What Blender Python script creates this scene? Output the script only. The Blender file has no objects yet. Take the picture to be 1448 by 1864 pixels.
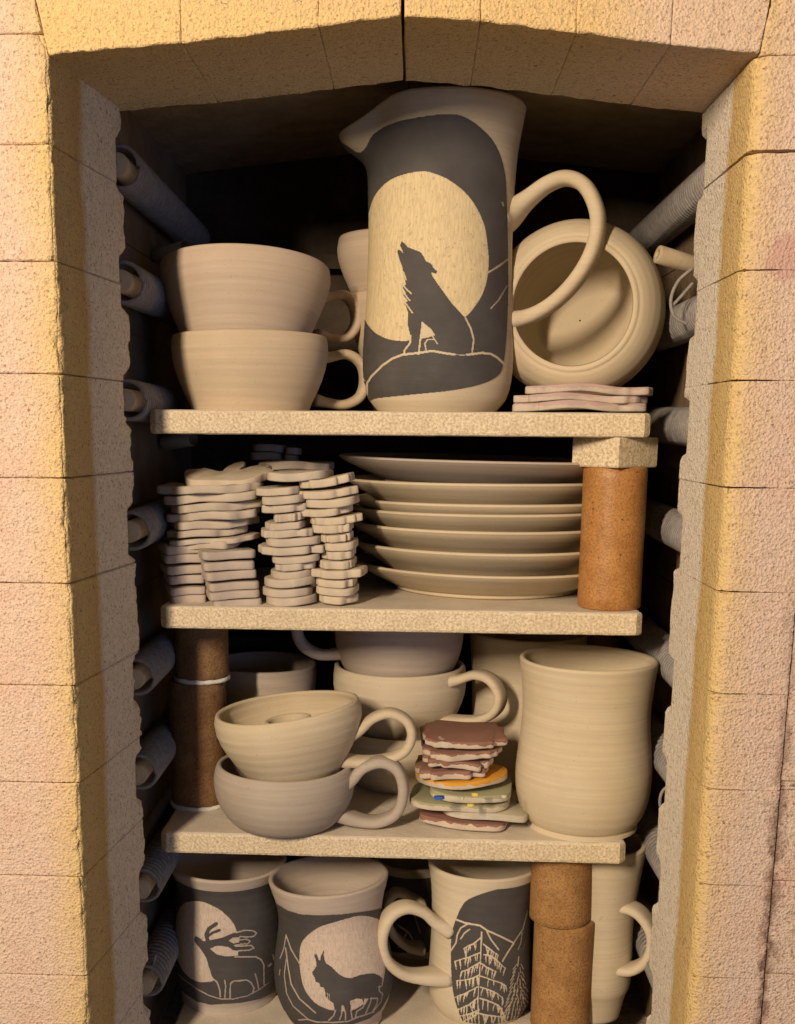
import bpy, math, random
import numpy as np
from mathutils import Matrix, Vector, noise

# ------------------------------------------------------------------ camera
FPX, XC, YC = 2080.0, 655.0, 1200.0            # focal length and principal point in photograph pixels (1448 x 1864)
PW, PH = 1448.0, 1864.0
pitch, yaw, roll = math.radians(11.4), math.radians(2.7), 0.008
CAM = np.array([0.0, -0.65, 1.2])
FW = np.array([-math.sin(yaw)*math.cos(pitch), math.cos(yaw)*math.cos(pitch), -math.sin(pitch)])
_r = np.array([math.cos(yaw), math.sin(yaw), 0.0]); _u = np.cross(_r, FW)
RT = _r*math.cos(roll) + _u*math.sin(roll); UP = np.cross(RT, FW)
sc = bpy.context.scene
cd = bpy.data.cameras.new('camera'); cam = bpy.data.objects.new('camera', cd); sc.collection.objects.link(cam)
cd.sensor_fit = 'HORIZONTAL'; cd.sensor_width = 36.0; cd.lens = FPX/PW*36.0
cd.shift_x = (PW/2-XC)/PW; cd.shift_y = (YC-PH/2)/PW
cd.clip_start = 0.01; cd.clip_end = 50
m = Matrix(((RT[0], UP[0], -FW[0]), (RT[1], UP[1], -FW[1]), (RT[2], UP[2], -FW[2]))).to_4x4()
m.translation = Vector(CAM); cam.matrix_world = m
sc.camera = cam
sc.render.resolution_x, sc.render.resolution_y = 795, 1024

# ------------------------------------------------------------------ light
world = bpy.data.worlds.new('World'); sc.world = world; world.use_nodes = True
bg = world.node_tree.nodes['Background']; bg.inputs[0].default_value = (1.0, 0.80, 0.58, 1); bg.inputs[1].default_value = 0.065
def lamp(name, kind, loc, energy, col, size, target=None):
    l = bpy.data.lights.new(name, kind); l.energy = energy; l.color = col
    o = bpy.data.objects.new(name, l); sc.collection.objects.link(o); o.location = loc
    if kind == 'POINT': l.shadow_soft_size = size
    else:
        l.shape = 'RECTANGLE'; l.size, l.size_y = size
        o.rotation_euler = (Vector(target)-Vector(loc)).to_track_quat('-Z', 'Y').to_euler()
    return o
lamp('left_fill', 'AREA', (-1.7, -1.3, 1.7), 13.0, (1.0, 0.80, 0.58), (0.9, 0.7), (0.1, 0.0, 1.1))  # broad fill added at left to brighten the right jamb's inner face
# an upright work lamp just left of the photographer, and a faint cool fill added at far right to blue the shadows
lamp('work_lamp', 'AREA', (-0.46, -1.08, 1.57), 20.0, (1.0, 0.78, 0.55), (0.05, 0.26), (-0.02, 0.1, 1.12))
lamp('cool_fill', 'AREA', (1.3, -1.9, 1.0), 5.5, (0.34, 0.52, 1.0), (0.9, 0.9), (-0.1, 0.1, 1.0))
sc.view_settings.view_transform = 'Standard'; sc.view_settings.look = 'None'
sc.view_settings.exposure = 0.0; sc.view_settings.gamma = 1.0
sc.cycles.use_denoising = True
sc.cycles.max_bounces = 8

# ------------------------------------------------------------------ pixel geometry helpers
def ray(x, y): return FW + RT*(x-XC)/FPX - UP*(y-YC)/FPX
def PY(x, y, Y):
    d = ray(x, y); return CAM + d*(Y-CAM[1])/d[1]
def PZ(x, y, Z):
    d = ray(x, y); return CAM + d*(Z-CAM[2])/d[2]
def proj(P):
    v = np.asarray(P)-CAM; z = v@FW
    return XC+FPX*(v@RT)/z, YC-FPX*(v@UP)/z
def mpp(P): return float((np.asarray(P)-CAM)@FW)/FPX       # metres per photograph pixel at P

# ------------------------------------------------------------------ materials
MATS = {}
class NT:
    def __init__(s, name):
        s.m = bpy.data.materials.new(name); s.m.use_nodes = True
        s.t = s.m.node_tree; s.b = s.t.nodes['Principled BSDF']
    def n(s, kind, **kw):
        x = s.t.nodes.new(kind)
        for k, v in kw.items():
            if k in x.inputs.keys(): x.inputs[k].default_value = v
            else: setattr(x, k, v)
        return x
    def l(s, a, b): s.t.links.new(a, b)
    def math(s, op, a, b=None):
        x = s.n('ShaderNodeMath', operation=op)
        for i, v in enumerate((a, b)):
            if v is None: continue
            if isinstance(v, (int, float)): x.inputs[i].default_value = v
            else: s.l(v, x.inputs[i])
        return x.outputs[0]
    def ramp(s, fac, stops, interp='LINEAR'):
        x = s.n('ShaderNodeValToRGB'); r = x.color_ramp; r.interpolation = interp
        while len(r.elements) < len(stops): r.elements.new(0.5)
        for e, (p, c) in zip(r.elements, stops):
            e.position = p; e.color = (c, c, c, 1) if isinstance(c, (int, float)) else (*c, 1)
        s.l(fac, x.inputs[0]); return x.outputs[0]
    def mix(s, fac, a, b, mode='MIX'):
        x = s.n('ShaderNodeMix', data_type='RGBA', blend_type=mode)
        for i, v in ((0, fac), (6, a), (7, b)):
            if isinstance(v, (int, float)): x.inputs[i].default_value = v
            elif isinstance(v, tuple): x.inputs[i].default_value = (*v, 1)
            else: s.l(v, x.inputs[i])
        return x.outputs[2]
    def noise(s, vec, scale, detail=2.0, rough=0.5):
        x = s.n('ShaderNodeTexNoise', Scale=scale, Detail=detail, Roughness=rough); s.l(vec, x.inputs['Vector']); return x.outputs['Fac']
    def voro(s, vec, scale, feat='F1'):
        x = s.n('ShaderNodeTexVoronoi', Scale=scale, feature=feat); s.l(vec, x.inputs['Vector']); return x.outputs['Distance']
    def mapping(s, vec, scale=(1, 1, 1), rot=(0, 0, 0)):
        x = s.n('ShaderNodeMapping'); x.inputs['Scale'].default_value = scale; x.inputs['Rotation'].default_value = rot
        s.l(vec, x.inputs['Vector']); return x.outputs[0]
    def bump(s, h, strength, dist, prev=None):
        x = s.n('ShaderNodeBump', Strength=strength, Distance=dist); s.l(h, x.inputs['Height'])
        if prev is not None: s.l(prev, x.inputs['Normal'])
        return x.outputs[0]
    def done(s, col, rough=0.9, nrm=None, spec=0.25):
        if isinstance(col, tuple): s.b.inputs['Base Color'].default_value = (*col, 1)
        else: s.l(col, s.b.inputs['Base Color'])
        if isinstance(rough, (int, float)): s.b.inputs['Roughness'].default_value = rough
        else: s.l(rough, s.b.inputs['Roughness'])
        s.b.inputs['Specular IOR Level'].default_value = spec
        if nrm is not None: s.l(nrm, s.b.inputs['Normal'])
        return s.m

def clay(name, col, ring=1.0, grey=(0.42, 0.40, 0.37), mott=0.35):
    """unfired thrown clay: throwing lines round the axis (object z), faint mottling, fine grog"""
    t = NT(name); tc = t.n('ShaderNodeTexCoord'); ob = tc.outputs['Object']
    rings = t.noise(t.mapping(ob, (6, 6, 420)), 1.0, 3.0, 0.6)
    rings2 = t.noise(t.mapping(ob, (3, 3, 1500)), 1.0, 2.0)
    grain = t.noise(ob, 1400, 2.0)
    blot = t.noise(ob, 28, 3.0)
    k = tuple(c*0.80 for c in col); l = tuple(min(1, c*1.10) for c in col)
    c = t.mix(t.ramp(rings, [(0.3, 0.0), (0.7, 1.0)]), k, l)
    c = t.mix(0.55, c, col)
    c = t.mix(t.math('MULTIPLY', t.ramp(blot, [(0.42, 0.0), (0.70, 1.0)]), mott), c, tuple(g*x*2.0 for g, x in zip(grey, col)))
    speck = t.ramp(t.noise(ob, 520, 1.0), [(0.70, 0.0), (0.76, 1.0)])
    c = t.mix(t.math('MULTIPLY', speck, 0.28), c, tuple(x*0.45 for x in col))
    b = t.bump(rings, 0.16*ring, 0.0010)
    b = t.bump(rings2, 0.22*ring, 0.0003, b)
    b = t.bump(grain, 0.25, 0.0004, b)
    return t.done(c, 0.92, b, 0.12)

def cut_clay(name, col, top=None):
    """hand-cut slab clay; top: a brushed underglaze on the upper face that runs a little over the edge"""
    t = NT(name); tc = t.n('ShaderNodeTexCoord'); ob = tc.outputs['Object']
    g = t.noise(ob, 900, 3.0); blot = t.noise(ob, 45, 3.0)
    c = t.mix(t.ramp(blot, [(0.35, 0.0), (0.7, 1.0)]), tuple(x*0.86 for x in col), tuple(min(1, x*1.07) for x in col))
    if top:
        geo = t.n('ShaderNodeNewGeometry'); sx = t.n('ShaderNodeSeparateXYZ'); t.l(ob, sx.inputs[0])
        runs = t.math('MULTIPLY', t.math('SUBTRACT', t.noise(t.mapping(ob, (150, 150, 40)), 1.0, 2.0), 0.5), 0.0058)
        h = t.math('SUBTRACT', sx.outputs[2], runs)
        mk = t.ramp(t.math('MULTIPLY', h, 100.0), [(0.05, 0.0), (0.08, 1.0)])
        tone = t.mix(blot, tuple(x*0.85 for x in top), tuple(min(1, x*1.15) for x in top))
        c = t.mix(mk, c, tone)
    b = t.bump(g, 0.35, 0.0006)
    return t.done(c, 0.9, b, 0.15)

def slip_mat():
    t = NT('charcoal_slip'); tc = t.n('ShaderNodeTexCoord'); ob = tc.outputs['Object']
    c = t.mix(t.ramp(t.noise(ob, 40, 4.0, 0.6), [(0.3, 0.0), (0.75, 1.0)]), (0.060, 0.056, 0.056), (0.088, 0.082, 0.080))
    dust = t.ramp(t.noise(t.mapping(ob, (90, 90, 45)), 1.0, 5.0, 0.7), [(0.62, 0.0), (0.85, 1.0)])
    c = t.mix(t.math('MULTIPLY', dust, 0.35), c, (0.24, 0.21, 0.17))
    b = t.bump(t.noise(t.mapping(ob, (60, 60, 700)), 1.0, 2.0), 0.3, 0.0005)
    b = t.bump(t.noise(ob, 1500), 0.2, 0.0003, b)
    return t.done(c, 0.72, b, 0.3)

def moon_mat(name, col):
    t = NT(name); tc = t.n('ShaderNodeTexCoord'); ob = tc.outputs['Object']
    wv = t.n('ShaderNodeVectorMath', operation='ADD')
    nz = t.n('ShaderNodeTexNoise', Scale=18.0, Detail=1.0); t.l(ob, nz.inputs['Vector'])
    sc_ = t.n('ShaderNodeVectorMath', operation='SCALE'); t.l(nz.outputs['Color'], sc_.inputs[0]); sc_.inputs['Scale'].default_value = 0.02
    t.l(ob, wv.inputs[0]); t.l(sc_.outputs[0], wv.inputs[1])
    s1 = t.noise(t.mapping(wv.outputs[0], (900, 900, 150), (0, 0.5, 0.3)), 1.0, 3.0, 0.6)
    s2 = t.noise(ob, 420, 2.0)
    c = t.mix(t.ramp(s1, [(0.35, 0.0), (0.62, 1.0)]), tuple(x*0.80 for x in col), col)
    c = t.mix(t.math('MULTIPLY', t.ramp(s2, [(0.64, 0.0), (0.72, 1.0)]), 0.5), c, tuple(x*0.35 for x in col))
    b = t.bump(s1, 0.4, 0.0006)
    return t.done(c, 0.95, b, 0.1)

def brick_mat(name, mode):
    """insulating fire brick: porous grain, fume stains by distance from the opening's edge"""
    t = NT(name); geo = t.n('ShaderNodeNewGeometry'); P = geo.outputs['Position']
    sx = t.n('ShaderNodeSeparateXYZ'); t.l(P, sx.inputs[0]); X, Y, Z = sx.outputs
    wob = t.math('MULTIPLY', t.math('SUBTRACT', t.noise(P, 22, 3.0), 0.5), 0.020)
    yy = t.math('MAXIMUM', Y, 0.0)
    if mode == 'jamb':
        d = t.math('SUBTRACT', t.math('ABSOLUTE', t.math('ADD', X, 0.0142)), 0.1865)
        s = t.math('SUBTRACT', t.math('MAXIMUM', d, 0.0), yy)
    else:
        d = t.math('SUBTRACT', Z, 1.395)
        s = t.math('SUBTRACT', t.math('MULTIPLY', t.math('MAXIMUM', d, 0.0), 0.5), yy)
    s = t.math('ADD', s, wob)
    f = t.math('ADD', t.math('MULTIPLY', s, 5.0), 0.6)          # -0.12..0.08 m onto 0..1
    grey, ochre, yel, cream, pink = (0.81, 0.76, 0.67), (0.62, 0.44, 0.19), (0.71, 0.53, 0.245), (0.72, 0.535, 0.35), (0.71, 0.55, 0.44)
    if mode == 'jamb':
        c = t.ramp(f, [(0.0, grey), (0.355, grey), (0.40, ochre), (0.52, yel), (0.60, yel), (0.655, cream), (0.72, pink)])
    else:
        c = t.ramp(f, [(0.0, (0.62, 0.54, 0.40)), (0.5, (0.64, 0.50, 0.30)), (0.62, (0.73, 0.53, 0.25)), (0.9, (0.75, 0.57, 0.33)), (1.0, (0.74, 0.57, 0.40))])
        xr = t.ramp(t.math('ADD', t.math('MULTIPLY', X, 4.0), 0.5), [(0.85, 0.0), (1.15 if False else 1.0, 1.0)])
        c = t.mix(t.math('MULTIPLY', xr, 0.8), c, pink)
    # rosy blushes of fume on the outer face
    out = t.ramp(f, [(0.62, 0.0), (0.8, 1.0)])
    bl = t.ramp(t.noise(P, 26, 4.0, 0.6), [(0.47, 0.0), (0.72, 1.0)])
    c = t.mix(t.math('MULTIPLY', t.math('MULTIPLY', out, bl), 0.55), c, (0.70, 0.42, 0.31))
    # porous grain
    por = t.voro(P, 620); por2 = t.noise(P, 560, 4.0, 0.68); big = t.noise(P, 210, 3.0, 0.6)
    pits = t.ramp(por2, [(0.36, 1.0), (0.45, 0.0)])
    c = t.mix(t.math('MULTIPLY', pits, 0.8), c, (0.30, 0.17, 0.09))
    spk = t.ramp(t.noise(P, 300, 2.0), [(0.675, 0.0), (0.715, 1.0)])
    c = t.mix(t.math('MULTIPLY', spk, 0.7), c, (0.20, 0.12, 0.07))
    dirt = t.ramp(t.noise(t.mapping(P, (60, 60, 22)), 1.0, 4.0, 0.7), [(0.695, 0.0), (0.75, 1.0)])
    c = t.mix(t.math('MULTIPLY', dirt, 0.75), c, (0.10, 0.075, 0.06))
    c = t.mix(t.math('MULTIPLY', t.ramp(big, [(0.35, 1.0), (0.6, 0.0)]), 0.22), c, tuple(x*0.55 for x in cream))
    if mode == 'jamb':
        # dark red scorch beside the upright joint at the far right of the frame and a plum splash above it
        a = t.math('ABSOLUTE', t.math('SUBTRACT', t.math('ADD', X, t.math('MULTIPLY', t.math('SUBTRACT', t.noise(P, 60, 4.0, 0.7), 0.5), 0.022)), SEAM_X))
        sm = t.ramp(t.math('MULTIPLY', a, 100.0), [(0.0, 1.0), (0.55, 0.0)])
        zm = t.ramp(t.math('MULTIPLY', t.math('SUBTRACT', 1.15, Z), 3.0), [(0.0, 0.0), (0.6, 1.0)])
        c = t.mix(t.math('MULTIPLY', t.math('MULTIPLY', sm, zm), 0.85), c, (0.12, 0.055, 0.035))
        dd = t.n('ShaderNodeVectorMath', operation='DISTANCE'); t.l(P, dd.inputs[0]); dd.inputs[1].default_value = tuple(SPLASH)
        dn = t.math('ADD', dd.outputs['Value'], t.math('MULTIPLY', t.math('SUBTRACT', t.noise(P, 110, 4.0, 0.7), 0.5), 0.024))
        c = t.mix(t.math('MULTIPLY', t.ramp(t.math('MULTIPLY', dn, 30.0), [(0.30, 1.0), (0.42, 0.0)]), 0.7), c, (0.56, 0.33, 0.29))
    b = t.bump(por, 0.55, 0.0012)
    b = t.bump(por2, 0.85, 0.0010, b)
    b = t.bump(big, 0.28, 0.0020, b)
    return t.done(c, 0.95, b, 0.1)

def plain(name, a, b_, scale, rough=0.85, bump=0.4, bd=0.001, spec=0.2):
    t = NT(name); tc = t.n('ShaderNodeTexCoord'); ob = tc.outputs['Object']
    n1 = t.noise(ob, scale, 4.0, 0.6); n2 = t.noise(ob, scale*5, 2.0)
    c = t.mix(t.ramp(n1, [(0.35, 0.0), (0.66, 1.0)]), a, b_)
    return t.done(c, rough, t.bump(n2, bump, bd), spec)

def shelf_mat():
    t = NT('cordierite_shelf'); tc = t.n('ShaderNodeTexCoord'); ob = tc.outputs['Object']
    n1 = t.noise(ob, 560, 4.0, 0.65); n2 = t.noise(ob, 60, 4.0, 0.6)
    c = t.mix(t.ramp(n1, [(0.36, 0.0), (0.6, 1.0)]), (0.47, 0.36, 0.22), (0.80, 0.70, 0.52))
    c = t.mix(t.math('MULTIPLY', t.ramp(n2, [(0.45, 0.0), (0.72, 1.0)]), 0.35), c, (0.46, 0.37, 0.24))
    sp = t.ramp(t.noise(ob, 150, 2.0), [(0.755, 0.0), (0.785, 1.0)])
    c = t.mix(t.math('MULTIPLY', sp, 0.8), c, (0.12, 0.08, 0.05))
    # alumina wash brushed on the upper face
    geo = t.n('ShaderNodeNewGeometry'); sx = t.n('ShaderNodeSeparateXYZ'); t.l(geo.outputs['Normal'], sx.inputs[0])
    up = t.ramp(sx.outputs[2], [(0.35, 0.0), (0.6, 1.0)])
    wash = t.mix(t.ramp(t.noise(ob, 25, 4.0, 0.7), [(0.3, 0.0), (0.7, 1.0)]), (0.62, 0.54, 0.43), (0.76, 0.70, 0.60))
    wash = t.mix(t.math('MULTIPLY', t.ramp(n1, [(0.55, 0.0), (0.7, 1.0)]), 0.3), wash, (0.50, 0.40, 0.28))
    c = t.mix(up, c, wash)
    b = t.bump(n1, 0.55, 0.0012); b = t.bump(t.noise(ob, 1100), 0.4, 0.0006, b)
    return t.done(c, 0.88, b, 0.2)

def post_mat(name, a, b_, glaze):
    t = NT(name); tc = t.n('ShaderNodeTexCoord'); ob = tc.outputs['Object']
    n1 = t.noise(ob, 55, 4.0, 0.6); n2 = t.noise(ob, 650, 3.0, 0.6)
    c = t.mix(t.ramp(n1, [(0.3, 0.0), (0.7, 1.0)]), a, b_)
    c = t.mix(t.math('MULTIPLY', t.ramp(n2, [(0.40, 1.0), (0.55, 0.0)]), 0.45), c, tuple(x*0.45 for x in a))
    sp = t.ramp(t.noise(ob, 240, 2.0), [(0.69, 0.0), (0.73, 1.0)])
    c = t.mix(t.math('MULTIPLY', sp, 0.75), c, (0.06, 0.025, 0.012))
    run = t.ramp(t.noise(t.mapping(ob, (240, 240, 9)), 1.0, 3.0), [(0.66, 0.0), (0.74, 1.0)])
    c = t.mix(t.math('MULTIPLY', run, 0.35), c, tuple(x*0.5 for x in a))
    b = t.bump(n2, 0.35 if glaze else 0.8, 0.0009)
    return t.done(c, 0.42 if glaze else 0.7, b, 0.45 if glaze else 0.3)

# ------------------------------------------------------------------ object helpers
COL = sc.collection
def link(name, me, mat=None, parent=None, smooth=False):
    o = bpy.data.objects.new(name, me); COL.objects.link(o)
    if mat and not me.materials: me.materials.append(mat)
    if parent: o.parent = parent
    if smooth: me.shade_smooth()
    return o
def mesh(name, v, f):
    me = bpy.data.meshes.new(name); me.from_pydata([tuple(map(float, p)) for p in v], [], f); me.update(); return me
def thing(name, label, cat, group=None, loc=(0, 0, 0), rot=None):
    o = bpy.data.objects.new(name, None); COL.objects.link(o); o.empty_display_size = 0.01
    o.location = tuple(map(float, loc))
    if rot is not None: o.rotation_euler = rot
    return tag(o, label, cat, group)
def tag(o, label, cat, group=None):
    o['label'] = label; o['category'] = cat
    if group: o['group'] = group
    return o
def catmull(pts, n, closed=False):
    P = np.asarray(pts, float)
    if closed: Q = np.vstack([P[-1], P, P[0], P[1]])
    else: Q = np.vstack([2*P[0]-P[1], P, 2*P[-1]-P[-2]])
    k = len(Q)-3; u = np.linspace(0, k, n, endpoint=not closed); i = np.minimum(u.astype(int), k-1); t = (u-i)[:, None]
    a, b, c, d = Q[i], Q[i+1], Q[i+2], Q[i+3]
    return 0.5*((2*b)+(c-a)*t+(2*a-5*b+4*c-d)*t*t+(3*b-3*c+d-a)*t**3)
def grid_faces(nu, nv, wrap_u=True):
    f = []
    for j in range(nv-1):
        for i in range(nu if wrap_u else nu-1):
            a = j*nu+i; b = j*nu+(i+1) % nu; f.append((a, b, b+nu, a+nu))
    return f

class Pot:
    """a thrown vessel: outer profile (radius, height) in its own space, axis = local z, optional pouring lip"""
    def __init__(s, prof, wall=0.004, floor=0.006, lip=None, seg=96, n=70, wob=0.0004, seed=0, lipr=0.8, oval=0.0):
        s.pr = np.asarray(prof, float); s.c = catmull(s.pr, n); s.H = s.pr[-1, 1]; s.wall, s.floor, s.lip = wall, floor, lip
        s.seg, s.wob, s.seed, s.lipr, s.oval = seg, wob, seed, lipr, oval
    def deform(s, phi, r, z, inner=False):
        x, y = r*np.cos(phi), r*np.sin(phi)
        w = s.wob*(np.sin(2*phi+s.seed+z*40)+0.6*np.sin(3*phi+1.7*s.seed)+0.12*np.sin(z*900+2*phi))*(r/0.04)
        zz = z + s.wob*0.9*np.sin(2*phi+s.seed*2.3)*np.clip(z/s.H, 0, 1)
        rr = r + w
        if s.lip:
            ang, amp, width, z0 = s.lip
            d = (phi-ang+np.pi) % (2*np.pi)-np.pi
            t = np.clip((z-z0)/(s.H-z0), 0, 1); t = t*t*(3-2*t)
            g = np.exp(-(d/width)**2)
            side = np.exp(-((np.abs(d)-1.9*width)/(width*0.9))**2)
            rr = rr + amp*g*t**1.4 - amp*0.16*side*t
            zz = zz - 0.0165*np.exp(-(d/(width*1.55))**2)*t
        return np.stack([rr*np.cos(phi)*(1+s.oval), rr*np.sin(phi)*(1-s.oval), zz], -1)
    def body(s):
        c = s.c; r, z = c[:, 0], c[:, 1]
        # inner wall runs back down a constant thickness inside
        ri, zi = np.maximum(r[::-1]-s.wall, 0.002), z[::-1].copy()
        k = zi > s.floor
        lipz = s.H + s.wall*0.38
        loops = [(rr, zz) for rr, zz in zip(r, z)] + [(r[-1]-s.wall*0.15, s.H+s.wall*0.27), (r[-1]-s.wall*0.5, lipz), (r[-1]-s.wall*0.85, s.H+s.wall*0.27)]
        loops += [(a, b) for a, b in zip(ri[k], zi[k])]
        rl = loops[-1][0]
        loops += [(rl*0.9, s.floor), (rl*0.5, s.floor-0.0003), (rl*0.02, s.floor-0.0005)]
        loops = [(r[0]*0.02, 0.0006), (r[0]*0.75, 0.0006), (r[0]*0.9, 0.0002)] + loops
        ph = np.linspace(0, 2*np.pi, s.seg, endpoint=False)
        V = np.concatenate([s.deform(ph, np.full(s.seg, a), np.full(s.seg, b)) for a, b in loops])
        return mesh('body', V, grid_faces(s.seg, len(loops)))
    def surf(s, phi, z, off):
        r = np.interp(z, s.c[:, 1], s.c[:, 0]) + off
        return s.deform(phi, r, z)

def pot_px(cx, Y, prof, z0, top=None):
    """photograph silhouette [(y, half width)] from rim to foot at depth Y -> local profile from foot to rim, base point"""
    base = PZ(cx, prof[-1][0], z0); base = np.array([PY(cx, prof[-1][0], Y)[0], Y, z0])
    out = []
    for py, hw in reversed(prof):
        P = PY(cx, py, Y); out.append((hw*mpp(P), P[2]-z0))
    out[0] = (out[0][0], 0.0)
    for i in range(1, len(out)):
        if out[i][1] <= out[i-1][1]: out[i] = (out[i][0], out[i-1][1]+0.0012)
    return out, base

def sweep(name, path, half_in, half_out, mat, parent, n=56, seg=14, flare=(1.5, 1.35), groove=0.0, nrm=(0, 1, 0)):
    """a strap handle: flattened section along a world-space path, flared where it joins"""
    C = catmull(path, n); T = np.gradient(C, axis=0); T /= np.linalg.norm(T, axis=1)[:, None]
    N = np.asarray(nrm, float); V = []
    u = np.linspace(0, 1, n)
    fl = 1+(flare[0]-1)*np.exp(-(u/0.10)**2)+(flare[1]-1)*np.exp(-((1-u)/0.10)**2)
    for i in range(n):
        w = N-T[i]*(N@T[i]); w /= np.linalg.norm(w); b = np.cross(T[i], w)
        for k in range(seg):
            a = 2*math.pi*k/seg; ca, sa = math.cos(a), math.sin(a)
            ex = math.copysign(abs(ca)**0.75, ca); ey = math.copysign(abs(sa)**0.75, sa)
            g = 1-groove*math.exp(-(ex/0.35)**2) if groove else 1
            V.append(C[i]+w*half_out*fl[i]*ex+b*half_in*fl[i]*ey*g)
    f = grid_faces(seg, n); f.append(tuple(range(seg-1, -1, -1))); f.append(tuple(range((n-1)*seg, n*seg)))
    me = mesh(name, V, f); o = link(name, me, mat, None, True)
    if parent:
        o.parent = parent; o.matrix_parent_inverse = (Matrix.Translation(parent.location) @ parent.rotation_euler.to_matrix().to_4x4()).inverted()
    return o

def handle_px(pts, Y, slope, x0, half_px, half_out, mat, parent, clip=False, **kw):
    """handle centre line in photograph pixels, lying in the upright plane Y + slope*(x - x0)"""
    path = []
    for (px, py) in pts:
        P = PY(px, py, Y)
        for _ in range(4): P = PY(px, py, Y+slope*(max(0.0, P[0]-x0) if clip else P[0]-x0))
        path.append(P)
    d = np.array([1, slope, 0]); nr = np.array([-slope, 1, 0])/np.linalg.norm(d)
    h = half_px*mpp(path[len(path)//2])
    return sweep('handle', path, h, half_out, mat, parent, nrm=nr, **kw)

# ------------------------------------------------------------------ the kiln
JD = 0.114
XLF, XLB, XRF, XRB = -0.1995, -0.1875, 0.1722, 0.1722      # opening edges front / back
SEAM_X = float(PY(1418, 1480, 0)[0]); SPLASH = PY(1436, 470, 0)
M_JAMB = brick_mat('fire_brick_jamb', 'jamb'); M_LINT = brick_mat('fire_brick_lintel', 'lintel')
M_WALL = plain('chamber_brick', (0.20, 0.14, 0.085), (0.28, 0.205, 0.13), 30, 0.95, 0.6, 0.002, 0.1)  # same brick as the jambs, colour darkened to stand in for chamber shade
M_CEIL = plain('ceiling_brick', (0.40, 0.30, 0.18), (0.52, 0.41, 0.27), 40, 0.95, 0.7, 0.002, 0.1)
M_DARK = plain('shade_darkened_back_brick', (0.060, 0.045, 0.034), (0.10, 0.076, 0.055), 35, 0.95, 0.6, 0.002, 0.1)  # brick toned near black, standing in for the shade at the back
M_COIL = plain('element_wire', (0.20, 0.19, 0.19), (0.30, 0.28, 0.27), 200, 0.6, 0.2, 0.0004, 0.4)
M_ROD = plain('ceramic_rod', (0.40, 0.32, 0.21), (0.50, 0.42, 0.30), 60, 0.8, 0.3, 0.0006)

kiln = thing('kiln', 'open front-loading kiln of porous cream fire bricks surrounding all the shelves', 'kiln')

L_NOTCH = [float(PY(250, y, JD)[2]) for y in (300, 512, 728, 968, 1236, 1410, 1618, 1792)]
R_NOTCH = [float(PY(1240, y, JD)[2]) for y in (306, 560, 778, 986, 1241, 1420, 1603, 1806)]

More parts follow.
